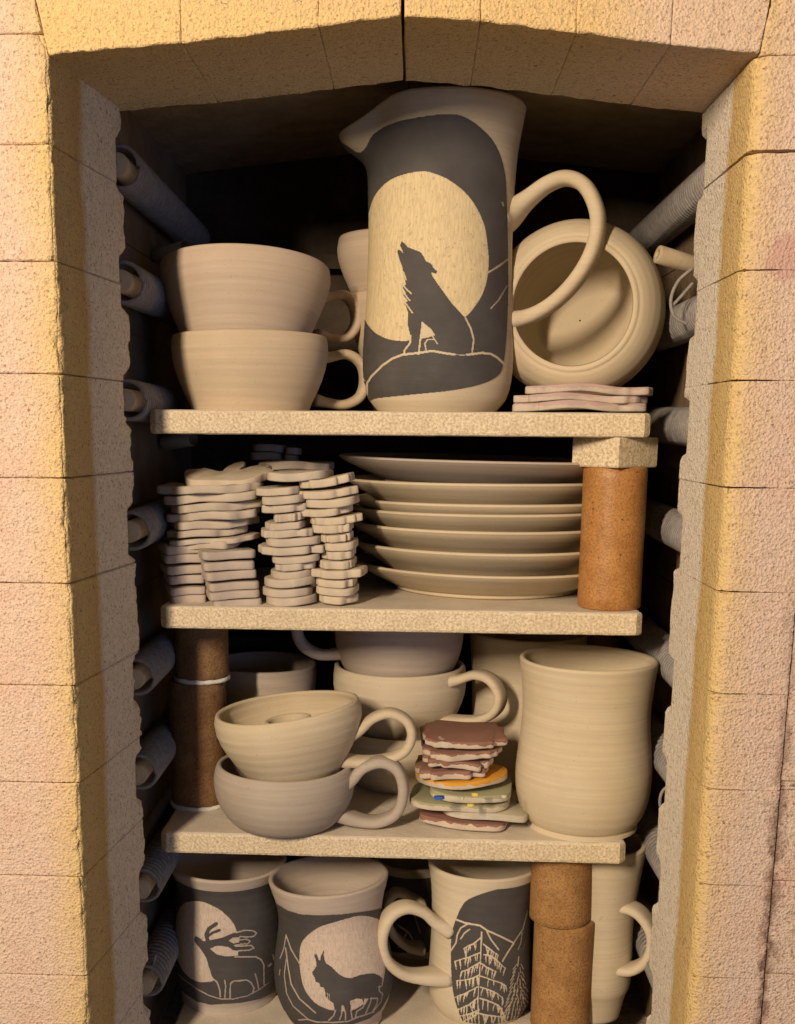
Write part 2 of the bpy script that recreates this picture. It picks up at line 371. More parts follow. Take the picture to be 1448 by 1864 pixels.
def brick(q, y0, y1, mat, seed, side=0, res=0.0024, chip=1.0, name='brick', cut=None):
    """one rough brick; q = four x,z corners (bl, br, tr, tl) at the front, optional second set at the back"""
    qf, qb = (q if len(q) == 2 else (q, q)); qf, qb = np.asarray(qf, float), np.asarray(qb, float)
    wx = np.linalg.norm(qf[1]-qf[0]); wz = np.linalg.norm(qf[3]-qf[0]); wy = y1-y0
    nx, ny, nz = (max(3, min(60, int(w/res))) for w in (wx, wy, wz))
    def knots(n_, w_): return np.concatenate([[0, 0.0005/w_, 0.0012/w_], np.linspace(0.0028/w_, 1-0.0028/w_, max(2, n_-5)), [1-0.0012/w_, 1-0.0005/w_, 1]])
    kx, ky, kz = knots(nx, wx), knots(ny, wy), knots(nz, wz); nx, ny, nz = len(kx)-1, len(ky)-1, len(kz)-1
    V = {}; verts = []; faces = []
    def vid(i, j, k):
        key = (i, j, k)
        if key not in V: V[key] = len(verts); verts.append((kx[i], ky[j], kz[k]))
        return V[key]
    for i in range(nx):
        for k in range(nz):
            faces.append((vid(i, 0, k), vid(i+1, 0, k), vid(i+1, 0, k+1), vid(i, 0, k+1)))
            faces.append((vid(i, ny, k), vid(i, ny, k+1), vid(i+1, ny, k+1), vid(i+1, ny, k)))
    for j in range(ny):
        for k in range(nz):
            faces.append((vid(0, j, k), vid(0, j, k+1), vid(0, j+1, k+1), vid(0, j+1, k)))
            faces.append((vid(nx, j, k), vid(nx, j+1, k), vid(nx, j+1, k+1), vid(nx, j, k+1)))
    for i in range(nx):
        for j in range(ny):
            faces.append((vid(i, j, 0), vid(i, j+1, 0), vid(i+1, j+1, 0), vid(i+1, j, 0)))
            faces.append((vid(i, j, nz), vid(i+1, j, nz), vid(i+1, j+1, nz), vid(i, j+1, nz)))
    A = np.array(verts); u, v, w = A[:, 0], A[:, 1], A[:, 2]
    Q = qf[None]*(1-v)[:, None, None]+qb[None]*v[:, None, None]
    XZ = Q[:, 0]*((1-u)*(1-w))[:, None]+Q[:, 1]*(u*(1-w))[:, None]+Q[:, 2]*(u*w)[:, None]+Q[:, 3]*((1-u)*w)[:, None]
    P = np.stack([XZ[:, 0], y0+v*wy, XZ[:, 1]], 1)
    if cut: P[:, 0] -= np.clip((P[:, 2]-cut[0])/(cut[1]-cut[0]), 0, 1)*cut[2]*u
    r = 0.0080 if side > 0 else (0.0022 if side < 0 else 0.0009)
    rx_ = r if mat is M_JAMB else 0.0003
    D = np.stack([np.minimum(u, 1-u)*wx, np.minimum(v, 1-v)*wy, np.minimum(w, 1-w)*wz], 1)
    S = np.stack([np.sign(0.5-u), np.sign(0.5-v), np.sign(0.5-w)], 1)
    W = np.clip(1-D/np.array([rx_, r, 0.0005]), 0, 1)**2
    if side > 0: W *= ((u < 0.5) & (v < 0.5))[:, None] | (np.arange(3) == 2)[None, :]
    tot = W.sum(1, keepdims=True)
    if side > 0: W[:, :2] = 0.0
    P += S*0.5*np.array([rx_, r, 0.0006])*W*(tot-W)
    if side > 0:    # generously rounded front arris
        a_, b_ = u*wx, v*wy
        fr = (v == 0) & (a_ < r); inn = (u == 0) & (b_ < r) & ~fr
        th_ = np.pi/4*(1+a_/r); P[fr, 0] += (r-r*np.cos(th_)-a_)[fr]; P[fr, 1] += (r-r*np.sin(th_))[fr]
        th_ = np.pi/4*(1+b_/r); P[inn, 1] += (r-r*np.cos(th_)-b_)[inn]; P[inn, 0] += (r-r*np.sin(th_))[inn]
        for flag in ((w == 0) | (w == 1),):
            ca = flag & (a_ < r) & (b_ < r) & (v > 0) & (u > 0)
            P[ca, 0] += (r-a_)[ca]*0.6*(1-b_/r)[ca]; P[ca, 1] += (r-b_)[ca]*0.6*(1-a_/r)[ca]
    # crumbled arrises and an uneven face
    rng = random.Random(seed); off = Vector((rng.uniform(0, 50), rng.uniform(0, 50), rng.uniform(0, 50)))
    for idx in range(len(P)):
        p = Vector(P[idx]); d = D[idx]; ds = sorted(d)
        e = math.exp(-(max(d[0], d[1])/0.0045)**2) if mat is M_JAMB else math.exp(-(max(d[1], d[2])/0.0045)**2)
        if side > 0: e = 0.0
        n1 = noise.noise_vector((p*300)+off); n2 = noise.noise_vector((p*95)+off)
        a = 0.00022+0.00030*e*chip
        P[idx] += np.array(n1)*a + np.array(n2)*(0.00020+0.00045*e*chip)
        # chips out of the arris that faces the room
        if chip and e > 0.05 and d[1] < 0.012 and d[0] < 0.012 and mat is M_JAMB:
            c = noise.noise((p*130)+off)+0.6*noise.noise((p*320)+off)
            if c > 0.0:
                P[idx] += S[idx]*np.array([1, 1, 0])*c*0.0027*e
    if mat is M_LINT: P[:, 2] -= 0.0
    if side:
        zs = L_NOTCH if side < 0 else R_NOTCH
        inner = (XLB if side < 0 else XRB)
        for idx in range(len(P)):
            x, y, z = P[idx]
            near = abs(x-inner) < 0.006 or (y > JD-0.001 and abs(x-inner) < 0.03)
            if near and y > JD-0.016:
                k = 0.0
                for zz in zs:
                    dz = abs(z-zz)/0.0155
                    if dz < 1.25:
                        jag = 0.7+0.5*noise.noise(Vector((zz*90, z*260, side)))
                        k = max(k, min(1, (1.25-dz)*3.2)*jag)
                ty = min(1, (y-(JD-0.016))/0.012)
                P[idx][0] += side*0.0085*k*ty*max(0, 1-abs(x-inner)/0.03)
                b = noise.noise(Vector((side*7, z*45, 3)))
                P[idx][0] += side*max(0, b)*0.0022*ty*max(0, 1-abs(x-inner)/0.03)
    cen = P.mean(0)
    me = mesh(name, P-cen, faces); o = link(name, me, mat, kiln, True); o.location = tuple(cen)
    return o

def edge(px):
    xs = [85, 200, 330, 450, 580, 660, 735, 875, 1050, 1220, 1385, 1460]; ys = [99, 88, 77, 64, 47, 36, 28, 37, 58, 80, 97, 104]
    return PY(px, float(np.interp(px, xs, ys)), 0)
g = 0.00012
lz = [float(PY(50, y, 0)[2]) for y in (60, 262, 475, 680, 870, 1062, 1248, 1425, 1595, 1775)]
lz.append(lz[-1]-0.0605); lz.append(lz[-1]-0.0605)
for i in range(len(lz)-1):
    t_, b_ = lz[i]-g, lz[i+1]+g
    if i == 0:      # its inner top corner is cut to take the springer of the arch
        t_ = lz[0]-g
    xo = XLF-0.112
    tt = t_ if i else None
    if i == 0:
        zc = float(PY(88, 97, 0)[2])-g
        ae = edge(88); dxs = 0.017*(t_-ae[2])/(1.475-ae[2])
        brick(([(xo, b_), (XLF, b_), (XLF, t_), (xo, t_)], [(xo, b_), (XLB, b_), (XLB, t_), (xo, t_)]), 0, JD, M_JAMB, i, -1, cut=(zc, t_, dxs+(XLF-ae[0])+0.0004))
    else:
        dy = random.Random(i).uniform(-0.0003, 0.0003)
        brick(([(xo, b_), (XLF+dy, b_), (XLF+dy, t_), (xo, t_)], [(xo, b_), (XLB+dy, b_), (XLB+dy, t_), (xo, t_)]), dy*0.6, JD, M_JAMB, i, -1)
rz = [float(PY(1360, y, 0)[2]) for y in (100, 275, 491, 692, 888, 1078, 1264, 1439, 1613, 1782)]
rz.append(rz[-1]-0.0605); rz.append(rz[-1]-0.0605)
for i in range(len(rz)-1):
    t_, b_ = rz[i]-(0.0007 if i == 1 else g), rz[i+1]+(0.0006 if i == 0 else g)
    dy = random.Random(40+i).uniform(-0.0003, 0.0003)
    brick([(XRF+dy, b_), (SEAM_X-0.0003, b_), (SEAM_X-0.0003, t_), (XRF+dy, t_)], dy*0.6, JD, M_JAMB, 20+i, 1)
oz = [1.46, 1.36, 1.24, 1.12, 1.0] + [float(PY(1425, y, 0)[2]) for y in (1440, 1606, 1776)]
oz.append(oz[-1]-0.06); oz.append(oz[-1]-0.06)
for i in range(len(oz)-1):
    brick([(SEAM_X+0.0003, oz[i+1]+g), (SEAM_X+0.058, oz[i+1]+g), (SEAM_X+0.058, oz[i]-g), (SEAM_X+0.0003, oz[i]-g)], 0.0012, JD, M_JAMB, 60+i, 0, chip=0.0)
# shallow flat arch over the opening
joints = [88, 330, 580, 733, 875, 1050, 1222, 1384]
for i in range(len(joints)-1):
    a, b = edge(joints[i]), edge(joints[i+1])
    ga = 0.0008 if joints[i] == 733 else 0.00004; gb = 0.0008 if joints[i+1] == 733 else 0.00004
    zt = 1.475; sl = -0.017 if i == 0 else (0.0 if i < 2 else 0.0)
    q = [(a[0]+ga, a[2]), (b[0]-gb, b[2]), (b[0]-gb+(0.012 if joints[i+1] == 1384 else 0), zt), (a[0]+ga+sl, zt)]
    brick(q, random.Random(80+i).uniform(-0.0002, 0.0002), JD, M_LINT, 80+i, 0, 0.0026)
# springers beside the arch
a = edge(88); zL = float(PY(50, 60, 0)[2])
dxs = 0.017*(zL-a[2])/(1.475-a[2])
brick([(XLF-0.112, zL+g), (a[0]-dxs-0.0004, zL+g), (a[0]-0.0174, 1.475), (XLF-0.112, 1.475)], 0.0, JD, M_JAMB, 95, 0)
a = edge(1384)
brick([(a[0]+0.0004, rz[0]+g), (SEAM_X+0.058, rz[0]+g), (SEAM_X+0.058, 1.475), (a[0]+0.0128, 1.475)], 0.0004, JD, M_JAMB, 96, 0)

# chamber behind the jambs: side walls stand a little further out, each laid in courses
def box_mesh(name, x0, x1, y0, y1, z0, z1, bev=0.0):
    v = [(x, y, z) for x in (x0, x1) for y in (y0, y1) for z in (z0, z1)]
    f = [(0, 1, 3, 2), (4, 6, 7, 5), (0, 4, 5, 1), (2, 3, 7, 6), (0, 2, 6, 4), (1, 5, 7, 3)]
    return mesh(name, v, f)
YB = 0.40; ZF = 0.715
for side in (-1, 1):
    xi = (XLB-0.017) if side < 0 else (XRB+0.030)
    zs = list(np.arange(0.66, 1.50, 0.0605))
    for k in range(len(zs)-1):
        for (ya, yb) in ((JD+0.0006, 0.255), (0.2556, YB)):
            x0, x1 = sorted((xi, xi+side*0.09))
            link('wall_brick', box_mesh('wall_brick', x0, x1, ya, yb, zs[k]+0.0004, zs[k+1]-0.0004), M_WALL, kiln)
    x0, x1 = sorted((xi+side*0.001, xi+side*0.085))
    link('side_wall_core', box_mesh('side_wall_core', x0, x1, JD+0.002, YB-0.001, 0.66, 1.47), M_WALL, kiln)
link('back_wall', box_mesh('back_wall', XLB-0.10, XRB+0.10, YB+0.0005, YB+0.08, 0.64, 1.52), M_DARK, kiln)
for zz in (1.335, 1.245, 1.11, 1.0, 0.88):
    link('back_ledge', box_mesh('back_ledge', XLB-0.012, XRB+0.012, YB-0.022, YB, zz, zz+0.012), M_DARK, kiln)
link('kiln_floor', box_mesh('kiln_floor', XLB-0.10, XRB+0.10, -0.02, YB, ZF-0.06, ZF), plain('floor_brick', (0.34, 0.29, 0.23), (0.55, 0.48, 0.40), 120, 0.9, 0.8, 0.002), kiln)
rf = []
for (xa, xb) in ((XLB-0.10, -0.010), (-0.009, XRB+0.10)):
    za, zb = (1.408, 1.438) if xb < 0 else (1.438, 1.408)
    v = [(xa, JD+0.0006, za), (xb, JD+0.0006, zb), (xb, YB+0.08, zb), (xa, YB+0.08, za), (xa, JD+0.0006, 1.53), (xb, JD+0.0006, 1.53), (xb, YB+0.08, 1.53), (xa, YB+0.08, 1.53)]
    link('ceiling_slab', mesh('ceiling_slab', v, [(0, 3, 2, 1), (4, 5, 6, 7), (0, 1, 5, 4), (1, 2, 6, 5), (2, 3, 7, 6), (3, 0, 4, 7)]), M_CEIL, kiln)

# heating elements: resistance wire wound on ceramic rods, lying in the notches and running to the back wall
def coil_mesh(r, wire, pit, length, loops=0):
    n = int(length/pit*18); seg = 6; t = np.linspace(0, length, n); a = t/pit*2*np.pi
    C = np.stack([r*np.cos(a), t, r*np.sin(a)], 1); T = np.gradient(C, axis=0); T /= np.linalg.norm(T, axis=1)[:, None]
    V = []
    rad = np.stack([np.cos(a), 0*a, np.sin(a)], 1); bi = np.cross(T, rad)
    for k in range(seg):
        q = 2*np.pi*k/seg; V.append(C+rad*wire*np.cos(q)+bi*wire*np.sin(q))
    V = np.stack(V, 1).reshape(-1, 3)
    me = mesh('heating_coil', V, grid_faces(seg, n)); me.materials.append(M_COIL); me.shade_smooth(); return me
CO = coil_mesh(0.0125, 0.0014, 0.0058, 0.266)
def cyl_mesh(name, r, y0, y1, hole=0.0, n=28):
    V = []; L = [(r*0.94, y0), (r, y0+0.0008), (r, y1-0.0008), (r*0.94, y1)]
    L = [(max(hole, 0.0004), y0+(0.02 if hole else 0))]+([(hole, y0)] if hole else [])+L
    for rr, y in L:
        for k in range(n): a = 2*math.pi*k/n; V.append((rr*math.cos(a), y, rr*math.sin(a)))
    f = [tuple(reversed(q)) for q in grid_faces(n, len(L))]
    return mesh(name, V, f)
RO = cyl_mesh('ceramic_rod', 0.0072, -0.006, 0.274, 0.0); RO.materials.append(M_ROD); RO.shade_smooth()
for side, zs in ((-1, L_NOTCH), (1, R_NOTCH)):
    for i, z in enumerate(zs):
        o = link('heating_coil', CO, None, kiln); x = XLB-0.0045 if side < 0 else XRB+0.0190
        o.location = (x, JD+0.003, z); rr = random.Random(i*7+side)
        o.rotation_euler = (rr.uniform(-0.015, 0.015), 0, rr.uniform(-0.012, 0.012))
        link('ceramic_rod', RO, None, o)
# loops of element wire left outside the windings and bare rods bridging the corners
def wire_px(pts, Y):
    path = [PY(x, y, Y) for x, y in pts]
    return sweep('connecting_wire', path, 0.0011, 0.0011, M_COIL, kiln, n=40, seg=8, flare=(1, 1))
wire_px([(1262, 488), (1235, 512), (1222, 545), (1228, 575), (1252, 590)], 0.128)
wire_px([(1262, 515), (1240, 540), (1225, 556)], 0.130)
wire_px([(1226, 1425), (1206, 1442), (1203, 1468), (1220, 1488)], 0.124)
wire_px([(284, 1738), (276, 1765), (268, 1790)], 0.122)
for (x0, y0, x1, y1, Ya, Yb) in ((1197, 462, 1262, 482, 0.145, 0.150), (285, 465, 338, 452, 0.26, 0.245), (300, 806, 352, 798, 0.26, 0.245)):
    a, b = PY(x0, y0, Ya), PY(x1, y1, Yb)
    me = cyl_mesh('bridging_rod', 0.0058, 0, float(np.linalg.norm(b-a)), 0.0022); o = link('bridging_rod', me, M_ROD, kiln, True)
    o.location = tuple(a); o.rotation_euler = Vector(b-a).to_track_quat('Y', 'Z').to_euler()

# ------------------------------------------------------------------ shelves and posts
YS = 0.13
M_SHELF = shelf_mat()
TH = 0.0160
def shelf(label, pl, pr, depth=0.235, ys=YS, th=TH):
    A, B = PY(*pl, ys), PY(*pr, ys); z = (A[2]+B[2])/2
    nx, ny = 120, 4; bev = 0.0022
    w = B[0]-A[0]
    pts = [(0.0045, 0), (w-0.0045, 0), (w, 0.0045), (w, depth), (0, depth), (0, 0.0045)]
    dense = []
    for i in range(len(pts)):
        p, q = np.array(pts[i]), np.array(pts[(i+1) % len(pts)]); n = max(2, int(np.linalg.norm(q-p)/0.004))
        for k in range(n): dense.append(p+(q-p)*k/n)
    D = np.array(dense); cen = np.array([w/2, depth/2])
    rows = [(-bev, -th), (-bev*0.3, -th+bev*0.3), (0, -th+bev), (0, -th*0.66), (0, -th*0.33), (0, -bev), (-bev*0.3, -bev*0.3), (-bev, 0)]
    V = []
    for ins, zz in rows:
        for p in D:
            d = p-cen; q = p+np.array([math.copysign(min(1, abs(d[0])/(w/2)*1.0)**40, d[0]), math.copysign(min(1, abs(d[1])/(depth/2))**40, d[1])])*ins
            nn = noise.noise_vector(Vector((p[0]*160, p[1]*160, zz*160+z*31)))*0.00030
            V.append((q[0]+A[0]+nn[0], q[1]+ys+nn[1], z+zz+nn[2]*0.6))
    n = len(D); f = grid_faces(n, len(rows)); f.append(tuple(range(n-1, -1, -1))); f.append(tuple(range((len(rows)-1)*n, len(rows)*n)))
    c0 = np.array([A[0], ys, z])
    o = link('kiln_shelf', mesh('kiln_shelf', np.array(V)-c0, f), M_SHELF, None); o.location = tuple(c0)
    tag(o, label, 'shelf', 'kiln shelves stacked on posts'); return float(z)
Z1 = shelf('topmost speckled cream kiln shelf, carrying the tall wolf pitcher', (270, 747), (1188, 750))
Z2 = shelf('second kiln shelf from the top, carrying the plates and pale cut-out stacks', (290, 1108), (1173, 1112))
Z3 = shelf('third kiln shelf from the top, carrying the ringed candle cup and tall plain mug', (291, 1519), (1142, 1533))
zb4 = float(PY(416, 1806, 0.20)[2])
A4, B4 = proj((-0.178, YS-0.012, zb4)), proj((0.148, YS-0.012, zb4))
Z4 = shelf('bottom kiln shelf under the animal mugs, cut off by the picture edge', A4, B4, 0.25, YS-0.012)

M_POSTG = post_mat('glazed_post', (0.36, 0.16, 0.045), (0.50, 0.25, 0.08), True)
M_POST = post_mat('unglazed_post', (0.30, 0.155, 0.055), (0.44, 0.25, 0.10), False)
M_POSTD = post_mat('dark_post', (0.17, 0.092, 0.040), (0.30, 0.175, 0.08), False)
M_WASH = plain('white_wash', (0.62, 0.60, 0.57), (0.80, 0.78, 0.74), 90, 0.9, 0.5, 0.0008)
def tube_mesh(r0, r1, h, wall=0.008, n=56, seed=0):
    L = [(r0-wall, 0.0004), (r0-0.0012, 0.0), (r0, 0.0012)]
    for k in range(1, 14): L.append((r0+(r1-r0)*k/14, 0.0012+(h-0.0024)*k/14))
    L += [(r1, h-0.0012), (r1-0.0012, h), (r1-wall, h), (r1-wall, 0.0004)]
    V = []
    for rr, z in L:
        for k in range(n):
            a = 2*math.pi*k/n
            w = noise.noise(Vector((math.cos(a)*2+seed, math.sin(a)*2, z*25)))*0.00018
            V.append(((rr+w)*math.cos(a), (rr+w)*math.sin(a), z))
    return mesh('post', V, grid_faces(n, len(L)))
def post(label, cx, Y, z0, z1, hw, mat, group='round posts holding up the shelves', ring=None, taper=1.0, seed=0, name='kiln_post'):
    P = PY(cx, proj((0, Y, (z0+z1)/2))[1], Y); P = np.array([P[0], Y, z0]); r = hw*mpp((P[0], Y, (z0+z1)/2))
    h = z1-z0
    if ring:
        t = thing(name, label, 'post', group, P)
        rh = 0.0028
        link('shaft', tube_mesh(r, r*taper, h-rh, seed=seed), mat, t, True).location = (0, 0, rh)
        V = []; n = 60
        for rr, z in ((r-0.006, 0.0), (r+0.0004, 0.0), (r+0.0009, 0.0010), (r+0.0006, 0.0032), (r-0.006, 0.0030)):
            for k in range(n):
                a = 2*math.pi*k/n; w = noise.noise(Vector((math.cos(a)*3+seed, math.sin(a)*3, z*200)))*0.0006
                V.append(((rr+w)*math.cos(a), (rr+w)*math.sin(a), z+(w*1.6 if z > 0.002 else 0)))
        link('wash_ring', mesh('wash_ring', V, grid_faces(n, 5)), M_WASH, t, True)
        return t
    o = link(name, tube_mesh(r, r*taper, h, seed=seed), mat, None, True); o.location = tuple(P); return tag(o, label, 'post', group)
ZT = lambda py, x, Y: float(PY(x, py, Y)[2])
YP2 = YS+0.0285
zblk = ZT(851, 1118, YP2-0.02)
post('shiny amber-brown round post at the right end beside the plates', 1115, YP2, Z2, zblk, 57, M_POSTG, seed=1, taper=1.0)
P = PY(1119, 830, YP2); s = 0.0203
o = link('spacer_block', mesh('spacer_block', [(x*s*k, y*s*k, z) for z, k in ((0, 0.97), (0.001, 1), (Z1-TH-zblk-0.001, 1), (Z1-TH-zblk, 0.97)) for x, y in ((1, 1), (-1, 1), (-1, -1), (1, -1))],
     [(3, 2, 1, 0), (12, 13, 14, 15)]+[(4*j+k, 4*j+(k+1) % 4, 4*j+4+(k+1) % 4, 4*j+4+k) for j in range(3) for k in range(4)]), M_SHELF)
o.location = (P[0], YP2-0.001, zblk); o.rotation_euler = (0, 0, math.radians(41))
tag(o, 'cream square block turned cornerwise on top of the amber post', 'block')
# left tower of two posts on the third shelf
PL = PZ(367, 1478, Z3); YP3 = float(PL[1])+0.0205; zmid = ZT(1247, 367, YP3-0.02)
post('lower speckled brown post with white rings, beside the ringed candle cup', 362, YP3, Z3, zmid, 51, M_POSTD, ring=True, seed=2)
post('upper brown post standing on a white-ringed post, just under the second shelf', 367, YP3, zmid, Z2-TH, 49, M_POSTD, ring=True, seed=3)
post('shadowed brown post far back behind the tall plain mug', 1082, 0.33, Z3, Z2-TH, 42, M_POST, seed=4)
# tower on the bottom shelf
PB = 0.165; zj = ZT(1690, 1022, PB-0.02)
post('lower brown post between the fir tree mug and the plain handled mug', 1024, PB, Z4, zj, 53.5, M_POST, seed=5)
post('upper brown post right under the third shelf beside the fir tree mug', 1022, PB-0.0012, zj, Z3-TH, 55, M_POST, seed=6)

# ------------------------------------------------------------------ thrown pots
C_WARM = clay('clay_warm', (0.60, 0.515, 0.375), 0.8)
C_TAN = clay('clay_tan', (0.58, 0.475, 0.345), 1.0)
C_ROSE = clay('clay_rose', (0.545, 0.445, 0.35), 1.0)
C_GREY = clay('clay_grey', (0.44, 0.385, 0.325), 0.7)
C_PALE = clay('clay_pale', (0.63, 0.55, 0.415), 0.7)
C_LIL = clay('clay_lilac', (0.50, 0.43, 0.37), 0.8)
M_SLIP = slip_mat()

def pot(name, label, cat, cx, Y, prof, z0, mat, rot=None, group=None, **kw):
    pr, base = pot_px(cx, Y, prof, z0); p = Pot(pr, **kw)
    t = thing(name, label, cat, group, base, rot)
    link('body', p.body(), mat, t, True)
    return t, p, base

# ---- carved decoration: which bits of the surface keep the dark slip
def in_poly(x, y, poly):
    p = np.asarray(poly, float); r = np.zeros(x.shape, bool); j = len(p)-1
    for i in range(len(p)):
        xi, yi, xj, yj = p[i, 0], p[i, 1], p[j, 0], p[j, 1]
        if yi != yj:
            r ^= ((yi > y) != (yj > y)) & (x < (xj-xi)*(y-yi)/(yj-yi)+xi)
        j = i
    return r
def smooth(poly, k=6): return catmull(poly, len(poly)*k, True)
def near_line(x, y, pts, w):
    d = np.full(x.shape, 1e9)
    for (ax, ay), (bx, by) in zip(pts[:-1], pts[1:]):
        L = (bx-ax)**2+(by-ay)**2+1e-9; t = np.clip(((x-ax)*(bx-ax)+(y-ay)*(by-ay))/L, 0, 1)
        d = np.minimum(d, (x-ax-t*(bx-ax))**2+(y-ay-t*(by-ay))**2)
    return d < (w/2)**2

def decorate(t, p, classify, scale, origin, step_px, base, zlo, zhi, extra=0.5, rot=None):
    """lay the slip coat and the scraped moon as thin skins over the wall; classify(x, y) works in local drawing units"""
    rm = (rot or Matrix.Identity(3)); rm = np.array(rm)
    mp = mpp(base)*step_px
    rmean = float(np.mean(p.c[:, 0])); nphi = int(2*math.pi*rmean/mp); nz = int((zhi-zlo)/mp)
    toc = math.atan2(CAM[1]-base[1], CAM[0]-base[0])
    ph = toc+np.linspace(-1.95, 1.95, int(nphi*3.9/(2*math.pi))); zz = np.linspace(zlo, zhi, nz)
    PHI, ZZ = np.meshgrid(ph, zz); lim = math.acos(min(0.99, rmean/np.linalg.norm((CAM-base)[:2])))-0.05
    PHc = toc+np.clip(PHI-toc, -lim, lim)
    W = p.surf(PHc, ZZ, 0.0003)@rm.T+base
    px, py = proj(W)
    k = classify((px-origin[0])/scale, (py-origin[1])/scale)
    k = np.where(np.abs(PHI-toc) > lim+extra, 0, k)
    kc = k[:-1, :-1]
    nu = PHI.shape[1]
    for cls, nm, off, mat in ((1, 'slip_coat', 0.00040, M_SLIP), (2, 'carved_moon', 0.00012, t['moon_mat_'] if 't' == '' else MOON), (3, 'animal_figure', 0.00042, M_SLIP)):
        sel = np.argwhere(kc == cls)
        if not len(sel): continue
        S = p.surf(PHI, ZZ, off).reshape(-1, 3)
        idx = (sel[:, 0]*nu+sel[:, 1]); quads = np.stack([idx, idx+1, idx+1+nu, idx+nu], 1)
        used, inv = np.unique(quads, return_inverse=True)
        me = bpy.data.meshes.new(nm); q = inv.reshape(-1, 4)
        me.from_pydata(S[used].tolist(), [], q.tolist()); me.update()
        link(nm, me, mat, t, True)

# pitcher
PITY = YS+0.062
pit_prof = [(203, 150), (218, 147), (240, 143), (268, 138), (300, 134.5), (350, 132), (420, 131), (500, 132), (580, 134), (640, 135.5), (680, 134), (708, 130), (728, 123), (740, 114), (747, 104)]
pr, base = pot_px(795, PITY, pit_prof, Z1)
pp = Pot(pr, wall=0.0045, lip=(math.radians(186), 0.0150, 0.32, float(PY(795, 330, PITY)[2])-Z1), seg=128, seed=1, wob=0.0003)
pitcher = thing('pitcher', 'tall pitcher carved with a wolf howling before a big moon on dark slip', 'pitcher', None, base)
link('body', pp.body(), C_WARM, pitcher, True)
handle_px([(905, 400), (930, 388), (962, 362), (998, 335), (1034, 324), (1067, 340), (1087, 382), (1088, 425), (1074, 470), (1046, 514), (1010, 550), (972, 573), (935, 583), (905, 582)],
          PITY-0.004, -0.42, base[0]+0.050, 13.5, 0.0085, C_WARM, pitcher, clip=True, flare=(2.5, 1.5), n=80)
MOON = moon_mat('scraped_clay_warm', (0.70, 0.58, 0.36))
sP = 300/1331.0
pitch_panel = [(p[0], p[1]) for p in [(600, 292), (657, 278), (680, 245), (715, 225), (772, 212), (821, 208), (847, 214), (874, 232), (900, 260), (916, 300), (922, 349), (925, 459), (925, 548), (922, 614), (916, 663), (905, 685), (874, 700), (821, 711), (755, 718), (688, 725), (671, 729), (666, 702), (655, 690), (640, 690), (600, 690)]]
pmoon = [(773, 312), (741, 316), (708, 329), (685, 352), (674, 377), (668, 408), (665, 458), (661, 503), (660, 548), (663, 577), (672, 595), (687, 609), (708, 618), (730, 621), (747, 619), (800, 600), (847, 577), (865, 557), (879, 534), (887, 507), (890, 476), (887, 440), (881, 408), (865, 374), (843, 347), (816, 327), (793, 317)]
wolf = [(395, 640), (405, 618), (430, 640), (450, 665), (500, 685), (555, 705), (580, 740), (600, 780), (640, 800), (665, 840), (690, 860), (680, 880), (640, 868), (650, 900), (720, 1000), (800, 1110), (880, 1200), (925, 1250), (960, 1320), (985, 1410), (975, 1515), (415, 1530), (440, 1480), (475, 1430), (470, 1360), (455, 1300), (455, 1190), (432, 1120), (455, 1100), (415, 1050), (440, 1040), (410, 985), (440, 970), (418, 880), (410, 820), (385, 760), (370, 700), (380, 685), (400, 700), (418, 716), (410, 690), (395, 660)]
def cls_pitcher(x, y):
    X, Y = x*sP+640, y*sP+300
    k = np.where(in_poly(X, Y, smooth(pitch_panel)), 1, 0)
    k[in_poly(X, Y, smooth(pmoon))] = 2
    wo = in_poly(x, y, wolf); k[wo] = 3
    cl = in_poly(x, y, [(565, 1262), (590, 1285), (640, 1325), (675, 1378), (620, 1395), (555, 1408), (550, 1385)])
    for pts, w in (([(420, 868), (440, 930)], 12), ([(410, 972), (480, 1042)], 14), ([(412, 1028), (470, 1097)], 14), ([(420, 1098), (490, 1195)], 13),
                   ([(555, 1400), (540, 1530)], 16), ([(650, 1383), (690, 1445)], 11), ([(600, 1498), (590, 1445), (612, 1412), (655, 1412)], 13),
                   ([(475, 1380), (472, 1440), (425, 1500), (424, 1532)], 17), ([(918, 1238), (960, 1320), (985, 1410), (972, 1515)], 16),
                   ([(125, 1870), (125, 1765), (160, 1710), (250, 1620), (330, 1565), (410, 1535), (540, 1520), (650, 1503), (750, 1522), (830, 1533)], 20),
                   ([(830, 1533), (900, 1537), (940, 1535)], 9), ([(930, 1535), (1050, 1520), (1120, 1525), (1180, 1560), (1225, 1603)], 20),
                   ([(1105, 868), (1200, 810), (1270, 760)], 18), ([(1125, 1160), (1190, 1090), (1255, 980)], 13), ([(60, 1670), (110, 1750)], 9), ([(62, 1685), (95, 1810)], 8),
                   ([(1218, 305), (1226, 330)], 14)):
        cl |= near_line(x, y, pts, w)
    k[cl & (k > 0)] = 0
    return k
decorate(pitcher, pp, cls_pitcher, sP, (640, 300), 1.0, base, ZT(738, 795, PITY)-Z1, ZT(214, 795, PITY)-Z1)

